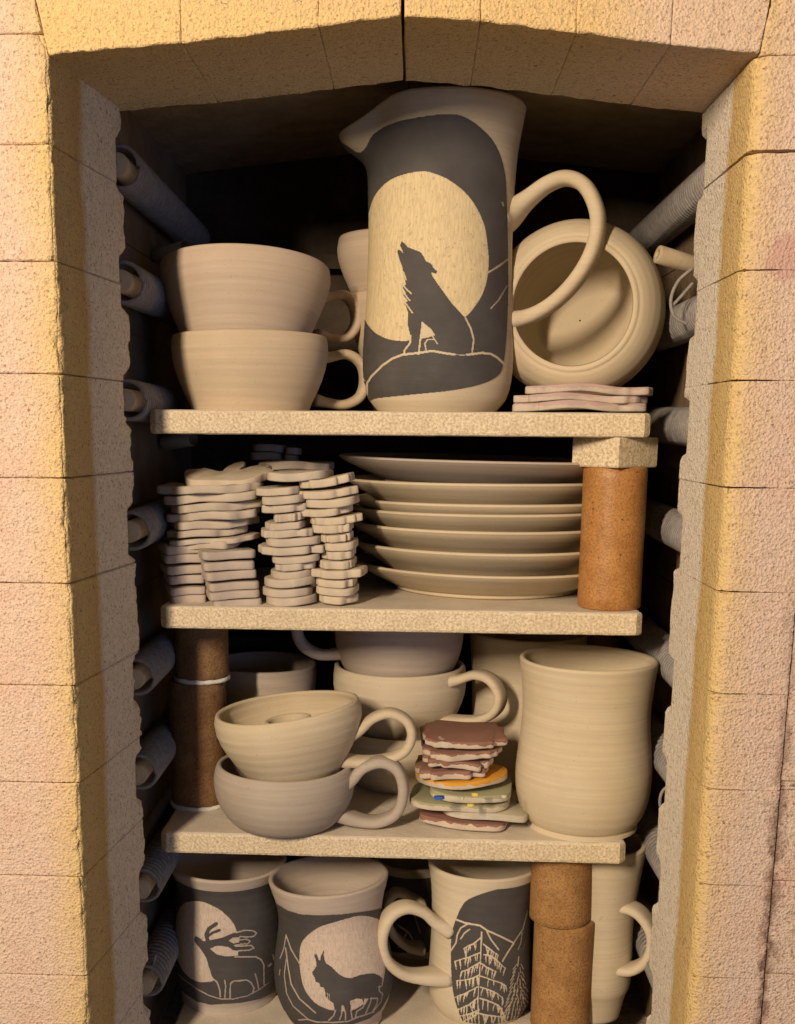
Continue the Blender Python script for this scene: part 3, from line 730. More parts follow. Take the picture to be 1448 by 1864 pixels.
# two stacked soup cups on the left of the top shelf
YC1 = YS+0.068
t, p, b = pot('soup_cup', 'lower of two stacked wide clay cups left of the pitcher', 'cup', 457, YC1, [(615, 141), (628, 143), (645, 142), (668, 138), (692, 130), (715, 120), (733, 111), (747, 105)], Z1, C_TAN, None, 'stacked wide cups', seed=2, floor=0.005)
handle_px([(578, 652), (600, 650), (632, 645), (657, 662), (664, 692), (655, 722), (628, 736), (595, 733), (572, 728)], YC1+0.012, 0.35, b[0], 8.5, 0.0075, C_TAN, t)
zu = ZT(612, 457, YC1)
t, p, b = pot('soup_cup', 'upper cup nested in the wide clay cup left of the pitcher', 'cup', 446, YC1, [(488, 156), (505, 157.5), (525, 154), (548, 146), (572, 136), (598, 124), (625, 112)], ZT(625, 446, YC1), C_ROSE, (math.radians(-8.0), math.radians(0.5), 0), 'stacked wide cups', seed=3, floor=0.005)
handle_px([(575, 545), (600, 540), (628, 538), (646, 560), (648, 590), (630, 614), (600, 615), (575, 610)], YC1+0.020, 0.5, b[0], 8, 0.0075, C_ROSE, t)
# stack half hidden behind the pitcher
YC2 = 0.275
t, p, b = pot('clay_bowl', 'lower bowl mostly hidden behind the pitcher, under another bowl', 'bowl', 732, YC2, [(540, 100), (560, 99), (600, 92), (650, 78), (700, 62), (757, 52)], Z1, C_TAN, None, 'bowls behind the pitcher', seed=4)
t, p, b = pot('clay_bowl', 'upper bowl peeking out left of the pitcher near its moon', 'bowl', 722, YC2, [(436, 106), (455, 109), (475, 107), (500, 99), (525, 88), (546, 78)], ZT(546, 722, YC2), C_ROSE, None, 'bowls behind the pitcher', seed=5)
# bowl standing on its side
BY = 0.205; bc = PY(1048, 566, BY); k_ = mpp(bc)
prof = [(60*k_, 0), (82*k_, 0.004), (118*k_, 0.018), (148*k_, 0.040), (158*k_, 0.058), (156*k_, 0.070), (149*k_, 0.080), (137*k_, 0.0875), (124*k_, 0.092), (115*k_, 0.0935)]
bp = Pot(prof, wall=0.0045, floor=0.007, seed=6, seg=112)
ax = Vector((-0.20, -1.0, 0.03)).normalized()
tb = thing('clay_bowl', 'round bowl standing on its side behind the pitcher handle, open mouth forward', 'bowl', None, bc - np.array(ax)*0.062)
tb.rotation_euler = ax.to_track_quat('Z', 'Y').to_euler()
link('body', bp.body(), C_WARM, tb, True)

# plates
YPL = 0.252; PLX = 884
M_PLATE = [C_LIL, C_WARM, C_WARM, C_WARM, C_WARM, C_WARM, C_WARM]
rims = [841, 883, 921, 939, 970, 1009, 1050]; names = ['topmost', 'second', 'third', 'fourth', 'fifth', 'sixth', 'bottom']
for i, ry in enumerate(rims):
    hw = [268, 247, 244, 242, 246, 245, 243][i]
    # rim height is read at the near edge of the plate
    yf = YPL-hw*mpp((0.05, YPL, 1.1)); zr = ZT(ry, PLX, yf)
    zn = ZT(rims[i+1], PLX, yf) if i < 6 else Z2
    zb = max(zr-0.026, Z2) if i < 6 else Z2
    if i == 0: zb = zr-0.021
    R = hw*mpp((0.05, YPL, zr)); h = zr-zb
    nest = zr-zn if i < 6 else h
    pr = [(R*0.66, 0.0), (R*0.685, 0.0012), (R*0.69, 0.0035), (R*0.72, 0.0045), (R*0.80, h*0.40), (R*0.89, h*0.62), (R*0.965, h*0.82), (R*0.995, h*0.93), (R, h-0.0012)]
    px0 = PY(PLX+random.Random(i).uniform(-3, 3), ry, YPL)[0]
    pl = Pot(pr, wall=0.0042, floor=0.006, seed=i+7, seg=144, n=40, wob=0.0003)
    o = link('dinner_plate', pl.body(), M_PLATE[i], None, True); o.location = (float(px0), YPL, zb)
    o.rotation_euler = (0, math.radians([1.0, 0.2, 0.1, 0.15, -0.1, 0, 0][i]), i*0.9)
    tag(o, names[i]+' plate in the stack of seven clay plates', 'plate', 'stacked clay plates')

# third shelf, front left: candle cup over a low cup
YK = float(PZ(515, 1527, Z3)[1])+0.034
t, p, b = pot('soup_cup', 'low greyish cup underneath the ringed candle cup on the third shelf', 'cup', 519, YK, [(1391, 123), (1406, 127.5), (1424, 128), (1445, 124.5), (1465, 116), (1482, 104), (1494, 90), (1501, 76)], Z3, C_GREY, None, 'cups on the third shelf', seed=11, floor=0.005)
handle_px([(616, 1432), (640, 1420), (664, 1396), (697, 1387), (725, 1402), (735, 1440), (723, 1478), (690, 1495), (652, 1492), (612, 1478)], YK-0.004, -0.05, b[0], 10.5, 0.0085, C_GREY, t, groove=0.15)
rot = (math.radians(-0.5), math.radians(-7.5), 0)
zc0 = ZT(1420, 532, YK)
t, p, b = pot('candle_cup', 'tilted clay cup with a small ring inside, set in a low grey cup', 'cup', 540, YK, [(1288, 130.5), (1300, 132.5), (1318, 131), (1342, 123), (1366, 110), (1388, 96), (1406, 84), (1420, 74)], zc0, C_WARM, rot, 'cups on the third shelf', seed=12, floor=0.005, wob=0.0006)
hk = p.H
cw = [(0.030, 0.004), (0.020, 0.006), (0.0158, 0.012), (0.0156, 0.026), (0.0166, hk-0.0120), (0.0172, hk-0.0095), (0.0168, hk-0.0082), (0.0150, hk-0.0086), (0.0138, hk-0.012), (0.0128, 0.020), (0.012, 0.010), (0.0005, 0.009)]
V = []; n = 64
for r_, z_ in catmull(cw, 50):
    for k in range(n): a = 2*math.pi*k/n; V.append((max(r_, 0.0004)*math.cos(a), max(r_, 0.0004)*math.sin(a), z_))
link('candle_ring', mesh('candle_ring', V, grid_faces(n, 50)), C_WARM, t, True)
handle_px([(632, 1338), (655, 1328), (680, 1307), (711, 1298), (741, 1312), (750, 1340), (736, 1368), (701, 1382), (660, 1386), (622, 1384)], YK, -0.02, b[0], 9, 0.0080, C_WARM, t, flare=(1.6, 1.3))
# shadowed bowl behind the left posts
YB3 = 0.30
pot('clay_bowl', 'bowl in shadow behind the left brown posts on the third shelf', 'bowl', 478, YB3, [(1208, 101), (1225, 101), (1260, 96), (1310, 84), (1345, 70), (1368, 58)], Z3, C_LIL, None, seed=13)
# centre back stack of three
YM = 0.262
t, p, b = pot('clay_bowl', 'bottom bowl of the back stack, seen through the cup handles', 'bowl', 722, YM, [(1322, 112), (1340, 114), (1362, 110), (1388, 98), (1408, 84), (1424, 70)], Z3, C_PALE, None, 'stack at the back of the third shelf', seed=14)
zm = ZT(1338, 726, YM)
t, p, b = pot('clay_mug', 'yellowish round mug with curled handle, middle of the back stack', 'mug', 726, YM, [(1211, 120), (1226, 121.5), (1248, 121), (1272, 115), (1298, 103), (1320, 90), (1338, 76)], zm, C_PALE, None, 'stack at the back of the third shelf', seed=15)
handle_px([(818, 1240), (840, 1236), (868, 1228), (896, 1238), (912, 1266), (904, 1294), (878, 1309), (846, 1312), (808, 1312)], YM-0.026, -0.50, b[0]+0.040, 9, 0.0085, C_PALE, t, clip=True, groove=0.12)
zq = ZT(1228, 725, YM)
t, p, b = pot('clay_cup', 'pinkish cup topping the back stack, its rim close under the second shelf', 'cup', 725, YM, [(1118, 117), (1135, 118.5), (1155, 118), (1180, 114), (1205, 105), (1220, 95), (1228, 84)], zq, C_LIL, None, 'stack at the back of the third shelf', seed=16)
handle_px([(640, 1184), (608, 1191), (578, 1190), (552, 1174), (541, 1148), (548, 1122), (575, 1112), (640, 1118)], YM-0.012, -0.1, b[0], 10, 0.0075, C_LIL, t)
# back cylinder
pot('clay_mug', 'straight pale mug standing behind the tall plain mug', 'mug', 952, 0.292, [(1152, 106), (1165, 105), (1200, 101), (1260, 97), (1330, 96), (1390, 93), (1422, 84)], Z3, C_PALE, None, seed=17)
# tall plain mug
YT = float(PZ(1060, 1535, Z3)[1])+0.0435
t, p, b = pot('tall_mug', 'tall waisted plain mug with a foot ring at the right end of the third shelf', 'mug', 1058, YT, [(1200, 125), (1216, 122.5), (1245, 118), (1285, 114), (1325, 114.5), (1365, 118.5), (1405, 121.5), (1440, 119.5), (1468, 112), (1484, 103), (1490, 97.5), (1494, 100), (1503, 101)], Z3, C_WARM, None, seed=18, seg=128, n=110, wall=0.0040)

# animal mugs on the bottom shelf
YA = 0.20
MOON = moon_mat('scraped_clay_pink', (0.62, 0.52, 0.44))
t, p, b = pot('deer_mug', 'dark slip mug carved with an antlered deer before a moon', 'mug', 418, YA, [(1566, 108), (1580, 102), (1598, 95), (1622, 93), (1655, 96.5), (1695, 99), (1735, 98), (1765, 94), (1785, 89), (1794, 85.5), (1799, 85), (1806, 86)], Z4, C_LIL, None, 'carved animal mugs', seed=19, n=100)
s1 = 220/1349.0
def cls_deer(x, y):
    k = np.where(in_poly(x, y, [(-400, 130), (-50, 215), (60, 250), (250, 290), (490, 310), (700, 292), (950, 272), (1150, 266), (1300, 290), (1700, 150), (1700, 1300), (1300, 1440), (1200, 1500), (1000, 1590), (800, 1632), (450, 1655), (300, 1620), (180, 1540), (90, 1450), (-50, 1300), (-400, 1150)]), 1, 0)
    mo = in_poly(x, y, smooth([(250, 498), (350, 502), (450, 540), (560, 600), (650, 680), (710, 760), (742, 850), (700, 880), (640, 935), (480, 960), (440, 1030), (420, 1200), (490, 1370), (400, 1400), (300, 1395), (200, 1340), (120, 1240), (70, 1100), (55, 900), (65, 700), (90, 600), (150, 525)]))
    mo |= in_poly(x, y, [(440, 1030), (500, 1000), (560, 995), (650, 1012), (700, 1045), (760, 1055), (752, 1110), (600, 1112), (520, 1095)])
    k[mo] = 2
    de = in_poly(x, y, [(265, 930), (278, 885), (320, 905), (370, 945), (395, 942), (480, 965), (440, 1030), (520, 1098), (600, 1113), (720, 1122), (950, 1125), (1010, 1155), (1040, 1210), (1040, 1430), (990, 1480), (915, 1530), (930, 1470), (900, 1410), (850, 1385), (700, 1395), (670, 1420), (665, 1585), (556, 1580), (550, 1490), (500, 1385), (460, 1330), (430, 1220), (400, 1130), (370, 1080), (320, 1010), (280, 965)])
    for pts, w in (([(420, 960), (400, 870), (430, 805), (510, 752)], 42), ([(420, 885), (470, 852), (545, 822)], 30), ([(440, 965), (580, 938), (700, 888), (850, 850), (930, 858)], 62), ([(560, 950), (700, 985), (860, 1020), (900, 1020)], 40), ([(660, 965), (860, 948)], 26)):
        de |= near_line(x, y, pts, w)
    k[de] = 3
    cl = in_poly(x, y, [(645, 940), (700, 902), (775, 900), (765, 962), (700, 970)]) | in_poly(x, y, [(700, 988), (770, 975), (775, 1005), (730, 1010)])
    for pts, w in (([(735, 848), (830, 822), (920, 828), (962, 855), (930, 890), (860, 900), (775, 892)], 15), ([(765, 932), (850, 922), (890, 945), (860, 975), (780, 978)], 13), ([(770, 1000), (900, 993), (932, 1020), (880, 1045), (750, 1052)], 15),
                   ([(720, 1120), (950, 1120), (1010, 1150), (1040, 1210), (1042, 1430)], 18), ([(945, 1310), (970, 1400), (985, 1490)], 16), ([(665, 1585), (668, 1420), (700, 1393), (850, 1378), (900, 1410), (932, 1470), (915, 1530)], 17),
                   ([(605, 1380), (615, 1450), (605, 1590)], 16), ([(470, 1362), (520, 1400), (550, 1490), (556, 1565)], 18), ([(20, 1250), (150, 1370), (300, 1480), (430, 1550), (560, 1590), (700, 1590), (860, 1555), (1000, 1480), (1080, 1420), (1260, 1290)], 13),
                   ([(1140, 1100), (1152, 1150)], 22), ([(1182, 1120), (1160, 1180)], 20), ([(1092, 1222), (1122, 1200)], 26), ([(1150, 1270), (1162, 1225)], 24)):
        cl |= near_line(x, y, pts, w)
    k[cl & (k > 0)] = 0
    return k
decorate(t, p, cls_deer, s1, (310, 1560), 0.9, b, 0.004, p.H-0.008)

YL = float(PZ(608, 1850, Z4)[1])
rot2 = (math.radians(-1.5), math.radians(-3.2), 0)
t, p, b = pot('lynx_mug', 'dark slip mug carved with a tuft-eared lynx and flared open rim', 'mug', 612, YL, [(1597, 110), (1612, 106), (1632, 100), (1652, 96), (1675, 95.5), (1705, 100), (1740, 106), (1770, 107), (1797, 103), (1820, 95), (1836, 86), (1843, 82), (1850, 83)], Z4, C_LIL, rot2, 'carved animal mugs', seed=20, n=100)
from mathutils import Euler
R2 = Euler(rot2).to_matrix()
s2 = 240/1448.0
def cls_lynx(x, y):
    k = np.where(in_poly(x, y, [(-400, 420), (60, 500), (100, 530), (210, 595), (350, 635), (550, 645), (800, 635), (1000, 610), (1150, 590), (1230, 570), (1300, 575), (1800, 400), (1800, 1300), (1400, 1400), (1330, 1500), (1230, 1680), (1100, 1780), (900, 1850), (900, 1900), (300, 1900), (180, 1700), (60, 1560), (-400, 1300)]), 1, 0)
    k[in_poly(x, y, smooth([(1000, 650), (860, 680), (700, 725), (560, 770), (450, 840), (370, 920), (335, 1020), (330, 1150), (345, 1300), (380, 1440), (440, 1540), (520, 1620), (620, 1670), (700, 1690), (900, 1700), (1040, 1640), (1100, 1550), (1200, 1450), (1250, 1400), (1285, 1150), (1290, 900), (1230, 720), (1150, 670)]))] = 2
    ly = in_poly(x, y, [(470, 1270), (490, 1250), (520, 1200), (512, 1130), (488, 1075), (505, 1085), (512, 1060), (530, 1100), (545, 1140), (560, 1140), (568, 1090), (585, 1060), (600, 1025), (598, 1080), (604, 1130), (622, 1172), (680, 1210), (760, 1290), (830, 1330), (900, 1337), (980, 1310), (1060, 1290), (1150, 1285), (1210, 1310), (1250, 1350), (1245, 1410), (1200, 1430), (1210, 1480), (1245, 1520), (1225, 1600), (1180, 1690), (1060, 1720), (1100, 1600), (1110, 1560), (1040, 1560), (1040, 1640), (960, 1690), (900, 1700), (905, 1770), (870, 1790), (840, 1700), (810, 1630), (790, 1640), (780, 1800), (650, 1805), (720, 1700), (705, 1610), (650, 1570), (640, 1520), (625, 1560), (618, 1500), (600, 1440), (560, 1430), (550, 1390), (510, 1375), (500, 1330), (480, 1300)])
    k[ly] = 3
    k[in_poly(x, y, [(885, 1585), (960, 1560), (1020, 1565), (1042, 1620), (960, 1670), (898, 1695)])] = 2
    cl = np.zeros(x.shape, bool)
    for pts, w in (([(725, 1690), (705, 1750), (650, 1803)], 17), ([(800, 1640), (792, 1740), (770, 1795)], 16), ([(815, 1650), (835, 1720), (835, 1795)], 16), ([(895, 1690), (910, 1785)], 16), ([(1042, 1620), (1030, 1660), (960, 1700), (945, 1765)], 16), ([(1120, 1550), (1112, 1600), (1060, 1720)], 16), ([(1110, 1560), (1190, 1558), (1182, 1620), (1130, 1710)], 16), ([(1200, 1432), (1240, 1420), (1246, 1350), (1275, 1200)], 14), ([(1205, 1440), (1210, 1480), (1247, 1512), (1230, 1600), (1140, 1705)], 16),
                   ([(320, 1795), (420, 1787), (520, 1817), (700, 1822), (860, 1812), (980, 1762), (1150, 1708)], 16), ([(185, 860), (160, 1010), (120, 1115)], 15), ([(185, 860), (240, 1020), (345, 1195)], 16), ([(180, 1000), (205, 1200), (240, 1400), (330, 1560), (510, 1718)], 17), ([(185, 1130), (165, 1300), (190, 1500), (260, 1640), (430, 1790)], 14), ([(118, 1240), (110, 1300)], 12), ([(635, 1500), (645, 1560)], 9), ([(655, 1510), (662, 1570)], 8)):
        cl |= near_line(x, y, pts, w)
    k[cl & (k > 0)] = 0
    return k
decorate(t, p, cls_lynx, s2, (490, 1560), 0.9, b, 0.004, p.H-0.008, rot=R2)

YF = 0.19
t, p, b = pot('fir_tree_mug', 'mug with snowy fir trees and peaks carved in dark slip, handle at left', 'mug', 873, YF, [(1568, 100), (1582, 97.5), (1605, 94), (1640, 92), (1690, 92), (1740, 93), (1780, 94), (1805, 91), (1820, 84), (1828, 76)], Z4, C_PALE, None, 'carved animal mugs', seed=21, n=100)
handle_px([(815, 1690), (790, 1676), (768, 1658), (737, 1651), (708, 1668), (694, 1706), (702, 1744), (729, 1769), (764, 1777), (815, 1776)], YF-0.022, 0.30, b[0]-0.03, 10.5, 0.0085, C_PALE, t, groove=0.12, flare=(1.5, 1.5))
s3 = 180/1448.0
rng = random.Random(5); STROKES = [([(80, 275), (220, 330), (430, 365), (540, 440), (720, 520), (925, 622)], 28), ([(925, 630), (850, 740), (760, 890)], 24), ([(920, 632), (1060, 420), (1130, 150)], 20), ([(240, 350), (150, 400), (100, 500), (80, 620), (0, 745)], 24), ([(280, 420), (200, 480), (150, 560)], 22), ([(530, 450), (590, 570), (705, 720)], 24), ([(1050, 470), (1030, 620), (990, 720)], 15), ([(1110, 590), (1070, 710)], 11), ([(455, 460), (450, 620)], 24), ([(450, 600), (440, 800), (430, 1000), (410, 1250), (400, 1500), (420, 1830)], 19)]
LB = [[(440, 540), (190, 700)], [(430, 770), (70, 890)], [(440, 900), (170, 1040)], [(420, 1090), (320, 1140), (90, 1175)], [(400, 1260), (50, 1420)], [(400, 1420), (130, 1590)], [(420, 1600), (140, 1690)], [(410, 1640), (190, 1770)]]
RB = [[(480, 640), (690, 800)], [(490, 790), (640, 840), (790, 990)], [(450, 920), (660, 1040)], [(430, 1110), (720, 1200), (800, 1250)], [(430, 1270), (640, 1340), (770, 1440)], [(430, 1430), (700, 1540), (800, 1700)], [(430, 1660), (780, 1700)]]
for br in LB+RB:
    P_ = np.array(br, float); mid_ = P_.mean(0)+np.array([rng.uniform(-15, 15), rng.uniform(4, 22)])
    if len(br) == 2: P_ = np.array([P_[0], mid_, P_[1]])
    cv = catmull(P_, 7)+np.array([[0, rng.uniform(-7, 7)] for _ in range(7)]); STROKES.append(([tuple(q) for q in cv[:5]], rng.uniform(19, 25))); STROKES.append(([tuple(q) for q in cv[4:]], rng.uniform(13, 19))); L_ = np.linalg.norm(np.diff(P_, axis=0), axis=1).sum(); n_ = max(3, int(L_/46))
    cur = catmull(P_, n_+2) if len(P_) > 2 else P_[0]+(P_[1]-P_[0])*np.linspace(0, 1, n_+2)[:, None]
    for q in cur[1:]:
        if rng.random() < 0.12: continue
        ln = rng.uniform(75, 150); dx = rng.uniform(-26, 18); q = q+np.array([rng.uniform(-14, 14), 0])
        STROKES.append(([(q[0], q[1]), (q[0]+dx, q[1]+ln*0.6)], rng.uniform(17, 27))); STROKES.append(([(q[0]+dx, q[1]+ln*0.5), (q[0]+dx*1.3, q[1]+ln)], 13))
STROKES.append(([(1000, 825), (985, 960)], 20))
for row in range(16):
    yy = 930+row*55; hw_ = 25+row*12.5
    for c_ in np.arange(-hw_, hw_+1, 46):
        x_ = 1005+c_+rng.uniform(-10, 10); sl = c_/hw_*62 if hw_ else 0
        STROKES.append(([(x_, yy+rng.uniform(-14, 14)), (x_+sl*rng.uniform(0.5, 1.0), yy+78)], 15))
def cls_fir(x, y):
    X, Y = x*s3+820, y*s3+1640; q = 580/1448.0; X, Y = (X-680)/q, (Y-1540)/q
    k = np.where(in_poly(X, Y, smooth([(400, 280), (430, 245), (520, 210), (620, 185), (720, 152), (1100, 60), (1100, 800), (760, 830), (640, 800), (560, 850), (440, 850), (410, 805), (385, 750), (365, 680), (355, 600), (352, 450), (360, 380), (385, 310)])), 1, 0)
    cl = np.zeros(x.shape, bool)
    for pts, w in STROKES: cl |= near_line(x, y, pts, w)
    k[cl & (k > 0)] = 0
    return k
decorate(t, p, cls_fir, s3, (820, 1640), 0.8, b, 0.004, p.H-0.006)

# plain mug behind the brown post
YR = 0.188
t, p, b = pot('clay_mug', 'plain pale mug with its ear handle pointing right, behind the bottom brown post', 'mug', 1078, YR, [(1532, 83), (1550, 81), (1590, 75), (1640, 69), (1690, 67), (1740, 68.5), (1780, 67), (1802, 59), (1812, 50)], Z4, C_PALE, None, seed=22)
handle_px([(1085, 1658), (1108, 1655), (1137, 1650), (1165, 1661), (1186, 1690), (1189, 1720), (1176, 1749), (1148, 1764), (1110, 1758), (1088, 1752)], YR-0.015, -0.45, b[0]+0.012, 10, 0.0100, C_PALE, t, clip=True, groove=0.12)
# dark mug at the back between lynx and fir mugs
YD = 0.30
MOON = M_SLIP
t, p, b = pot('dark_mug', 'dark slip mug half hidden between the lynx mug and the fir tree mug', 'mug', 752, YD, [(1560, 74), (1575, 72), (1610, 68), (1650, 68), (1690, 71), (1715, 69), (1728, 63)], Z4, C_PALE, None, 'carved animal mugs', seed=23)
def cls_dark(x, y):
    k = np.where((y > 1585) & (y < 1735+0*x), 1, 0)
    for pts, w in (([(700, 1690), (740, 1660), (770, 1640), (800, 1680)], 3), ([(725, 1685), (745, 1700), (760, 1730)], 3), ([(750, 1655), (765, 1700)], 2.5), ([(740, 1700), (725, 1725)], 2.5)):
        k[near_line(x, y, pts, w)] = 0
    return k
decorate(t, p, cls_dark, 1.0, (0, 0), 1.2, b, 0.006, p.H-0.006)
handle_px([(768, 1650), (745, 1632), (722, 1624), (706, 1640), (704, 1670), (716, 1700), (742, 1722), (770, 1726)], YD-0.062, 0.2, b[0], 8, 0.0075, C_PALE, t)

# ------------------------------------------------------------------ hand-cut clay pieces in stacks
K_PALE = cut_clay('cut_clay_pale', (0.545, 0.475, 0.39)); K_GREY = cut_clay('cut_clay_grey', (0.47, 0.405, 0.35)); K_WARM = cut_clay('cut_clay_warm', (0.575, 0.495, 0.385))
K_BROWN = cut_clay('brown_topped_cut_out', (0.60, 0.50, 0.40), (0.27, 0.145, 0.11)); K_GREEN = cut_clay('green_topped_cut_out', (0.60, 0.53, 0.41), (0.36, 0.35, 0.22))
K_ORANGE = cut_clay('orange_topped_cut_out', (0.60, 0.52, 0.40), (0.66, 0.33, 0.05)); K_PINK = cut_clay('pink_topped_cut_out', (0.54, 0.455, 0.395), (0.46, 0.34, 0.31)); K_MILK = cut_clay('milky_cut_out', (0.58, 0.53, 0.43), (0.50, 0.47, 0.36))

def outline(kind, a, b, seed):
    r = random.Random(seed); n = 84; ph = np.linspace(0, 2*np.pi, n, endpoint=False); c, s = np.cos(ph), np.sin(ph)
    if kind == 'disc': k = 1+0.015*np.sin(3*ph+seed); return np.stack([a*c*k, b*s*k], 1)
    if kind == 'leafy':
        k = 1+0.07*np.sin(3*ph+r.uniform(0, 6))+0.06*np.sin(5*ph+r.uniform(0, 6))+0.03*np.sin(9*ph+r.uniform(0, 6))
        e = 0.75; P = np.stack([np.sign(c)*np.abs(c)**e, np.sign(s)*np.abs(s)**e], 1)*k[:, None]
    elif kind == 'blade':     # pointed bar with a bend, like the halves of a leaf
        P = np.stack([np.sign(c)*np.abs(c)**0.55, np.sign(s)*np.abs(s)**0.7], 1)
        P[:, 1] *= 1-0.35*np.clip(-P[:, 0], 0, 1)
        P[:, 1] += 0.35*(P[:, 0]**2)*(-1)
        P[:, 0] += 0.12*P[:, 1]
    elif kind == 'lobed':     # scalloped edge with cut notches
        m_ = r.choice((5, 6, 7)); q = r.uniform(0, 6)
        k = 1+0.10*np.abs(np.sin(m_/2*ph+q))-0.10*np.exp(-((((ph-r.uniform(3.6, 4.4)+np.pi) % (2*np.pi))-np.pi)/0.10)**2)-0.14*np.exp(-((((ph-r.uniform(4.8, 5.6)+np.pi) % (2*np.pi))-np.pi)/0.13)**2)
        k += 0.04*np.sin(11*ph+q)
        P = np.stack([np.sign(c)*np.abs(c)**0.62, np.sign(s)*np.abs(s)**0.62], 1)*k[:, None]
    elif kind == 'antler':    # flat animal head with prongs at the back
        k = 1+0.08*np.sin(2*ph+0.6)+0.05*np.sin(5*ph)
        back = np.clip(s, 0, 1)
        k += back*0.62*np.clip(np.sin(9*ph+0.4), -0.7, 1)*np.exp(-((ph-1.35)/0.8)**2)
        P = np.stack([np.sign(c)*np.abs(c)**0.8, s], 1)*k[:, None]
    elif kind == 'bar':       # bevel-ended bar with a slightly hollowed long side
        P = np.stack([np.sign(c)*np.abs(c)**0.32, np.sign(s)*np.abs(s)**0.32], 1)
        P[:, 1] += 0.16*np.clip(-P[:, 1], 0, 1)*np.cos(P[:, 0]*2.0)
        P[:, 0] += 0.05*P[:, 1]
    elif kind == 'crescent':
        P = np.stack([c, s*0.9+0.0*c], 1)
        P[:, 1] += 0.25*P[:, 0]**2
    else:                     # 'slab'
        P = np.stack([np.sign(c)*np.abs(c)**0.5, np.sign(s)*np.abs(s)**0.5], 1); P[:, 0] += 0.10*P[:, 1]*r.choice((-1, 1))
    P[:, 0] /= np.abs(P[:, 0]).max(); P[:, 1] /= np.abs(P[:, 1]).max()
    return P*np.array([a, b])

def cut_piece(name, label, group, kind, x0, x1, yc, Y, th_px, mat, seed, depth=0.028, rx=0.0, ry=None, cat='cut-out', warp=0.0008, zfix=None, rz=0.0, wph=None):
    """x0..x1 and yc: extent and mid-height of the near edge in the photograph; Y: depth of the near edge"""
    A, B = PY(x0, yc, Y), PY(x1, yc, Y); a = (B[0]-A[0])/2*(1-0.42*abs(rz)); th = th_px*mpp(A)
    O = outline(kind, a, depth, seed); r = random.Random(seed+99); n = len(O)
    bev = th*0.17; cen = O.mean(0); V = []
    T = np.roll(O, -1, 0)-np.roll(O, 1, 0); N = np.stack([T[:, 1], -T[:, 0]], 1); N /= np.linalg.norm(N, axis=1)[:, None]+1e-9
    w1, w2 = (r.uniform(0, 6), r.uniform(0, 6)) if wph is None else (wph+r.uniform(-0.35, 0.35), wph*1.7+r.uniform(-0.35, 0.35))
    for ins, z in ((bev, -th/2), (bev*0.25, -th/2+bev*0.3), (0, -th/2+bev), (0, 0), (0, th/2-bev), (bev*0.25, th/2-bev*0.3), (bev, th/2)):
        for q, nn in zip(O, N):
            p_ = q-nn*ins; x, y = p_
            zz = z+warp*math.sin(x*70+w1)+warp*0.6*math.sin(x*130+y*60+w2)+r.uniform(-1, 1)*0.00006
            jx = noise.noise(Vector((x*220, y*220, seed)))*0.0003
            V.append((x+nn[0]*jx, y+nn[1]*jx, zz))
    f = grid_faces(n, 7); f.append(tuple(range(n-1, -1, -1))); f.append(tuple(range(6*n, 7*n)))
    me = mesh(name, V, f); me.shade_smooth()
    o = link(name, me, mat)
    z = (A[2]+B[2])/2 if zfix is None else zfix+th/2
    yb = Y+depth
    o.location = (float((A[0]+B[0])/2), float(yb), float(z))
    o.rotation_euler = (rx, (r.uniform(-0.03, 0.03) if ry is None else ry), rz+r.uniform(-0.05, 0.05))
    return tag(o, label, cat, group)

ORD = ['topmost', 'second', 'third', 'fourth', 'fifth', 'sixth', 'seventh', 'eighth', 'ninth', 'tenth', 'eleventh', 'twelfth', 'thirteenth', 'fourteenth', 'fifteenth']
def stack(rows, where, group, mat, depth, Yf, kinds, th=15.5, rxs=None, name='clay_cutout', rys=None, rz=0.0, warp=0.0009):
    n = len(rows)
    for i, (x0, x1, yc) in enumerate(rows):
        lab = (ORD[i] if i < n-1 else 'bottom') + ' piece in ' + where
        kd = kinds[i % len(kinds)] if isinstance(kinds, (list, tuple)) else kinds
        dd = depth*(0.9+0.2*random.Random(i+n).random())
        gap = (rows[i+1][2]-yc) if i < n-1 else th+1
        cut_piece(name, lab, group, kd, x0, x1, yc, Yf+random.Random(i*3+n).uniform(-0.0015, 0.0015), min(th, max(9.5, gap*0.90)), mat, i*13+n*7, dd, rx=(rxs[i] if rxs else 0), ry=(rys[i] if rys else random.Random(i+31*n).uniform(-0.018, 0.018)), rz=rz, warp=warp, wph=n*0.77)
G2 = 'pale cut-outs stacked on the second shelf'
# upper left pile of broad pieces
cut_piece('clay_cutout', 'topmost pronged piece on the broad pale cut-out pile at far left', G2, 'antler', 312, 486, 872, YS+0.012, 16, K_WARM, 3, 0.036, rx=math.radians(11), ry=0.03, warp=0.0017, wph=8*0.77)
stack([(272, 474, 892), (282, 477, 908), (290, 471, 925), (292, 470, 941), (290, 456, 957), (288, 441, 973), (296, 462, 987), (324, 430, 996)], 'the broad pale pile at far left, below the pronged cut-out', G2, K_PALE, 0.032, YS+0.013, ['leafy'], 15.5, warp=0.0017)
stack([(273, 362, 1000), (278, 364, 1017), (279, 364, 1037), (284, 366, 1055), (286, 368, 1076), (290, 370, 1091)], 'the far left column of greyish bars under the broad pile', G2, K_GREY, 0.020, YS+0.016, ['bar'], 15.5, rz=0.36, rys=[0]*6)
stack([(345, 464, 1010), (351, 465, 1030), (353, 467, 1047), (360, 472, 1067), (361, 473, 1083), (371, 477, 1099)], 'the front column of greyish bars left of the discs', G2, K_GREY, 0.016, YS+0.007, ['bar'], 15.5, rys=[0.0, -0.02, -0.03, -0.03, -0.03, -0.03], rz=0.33)
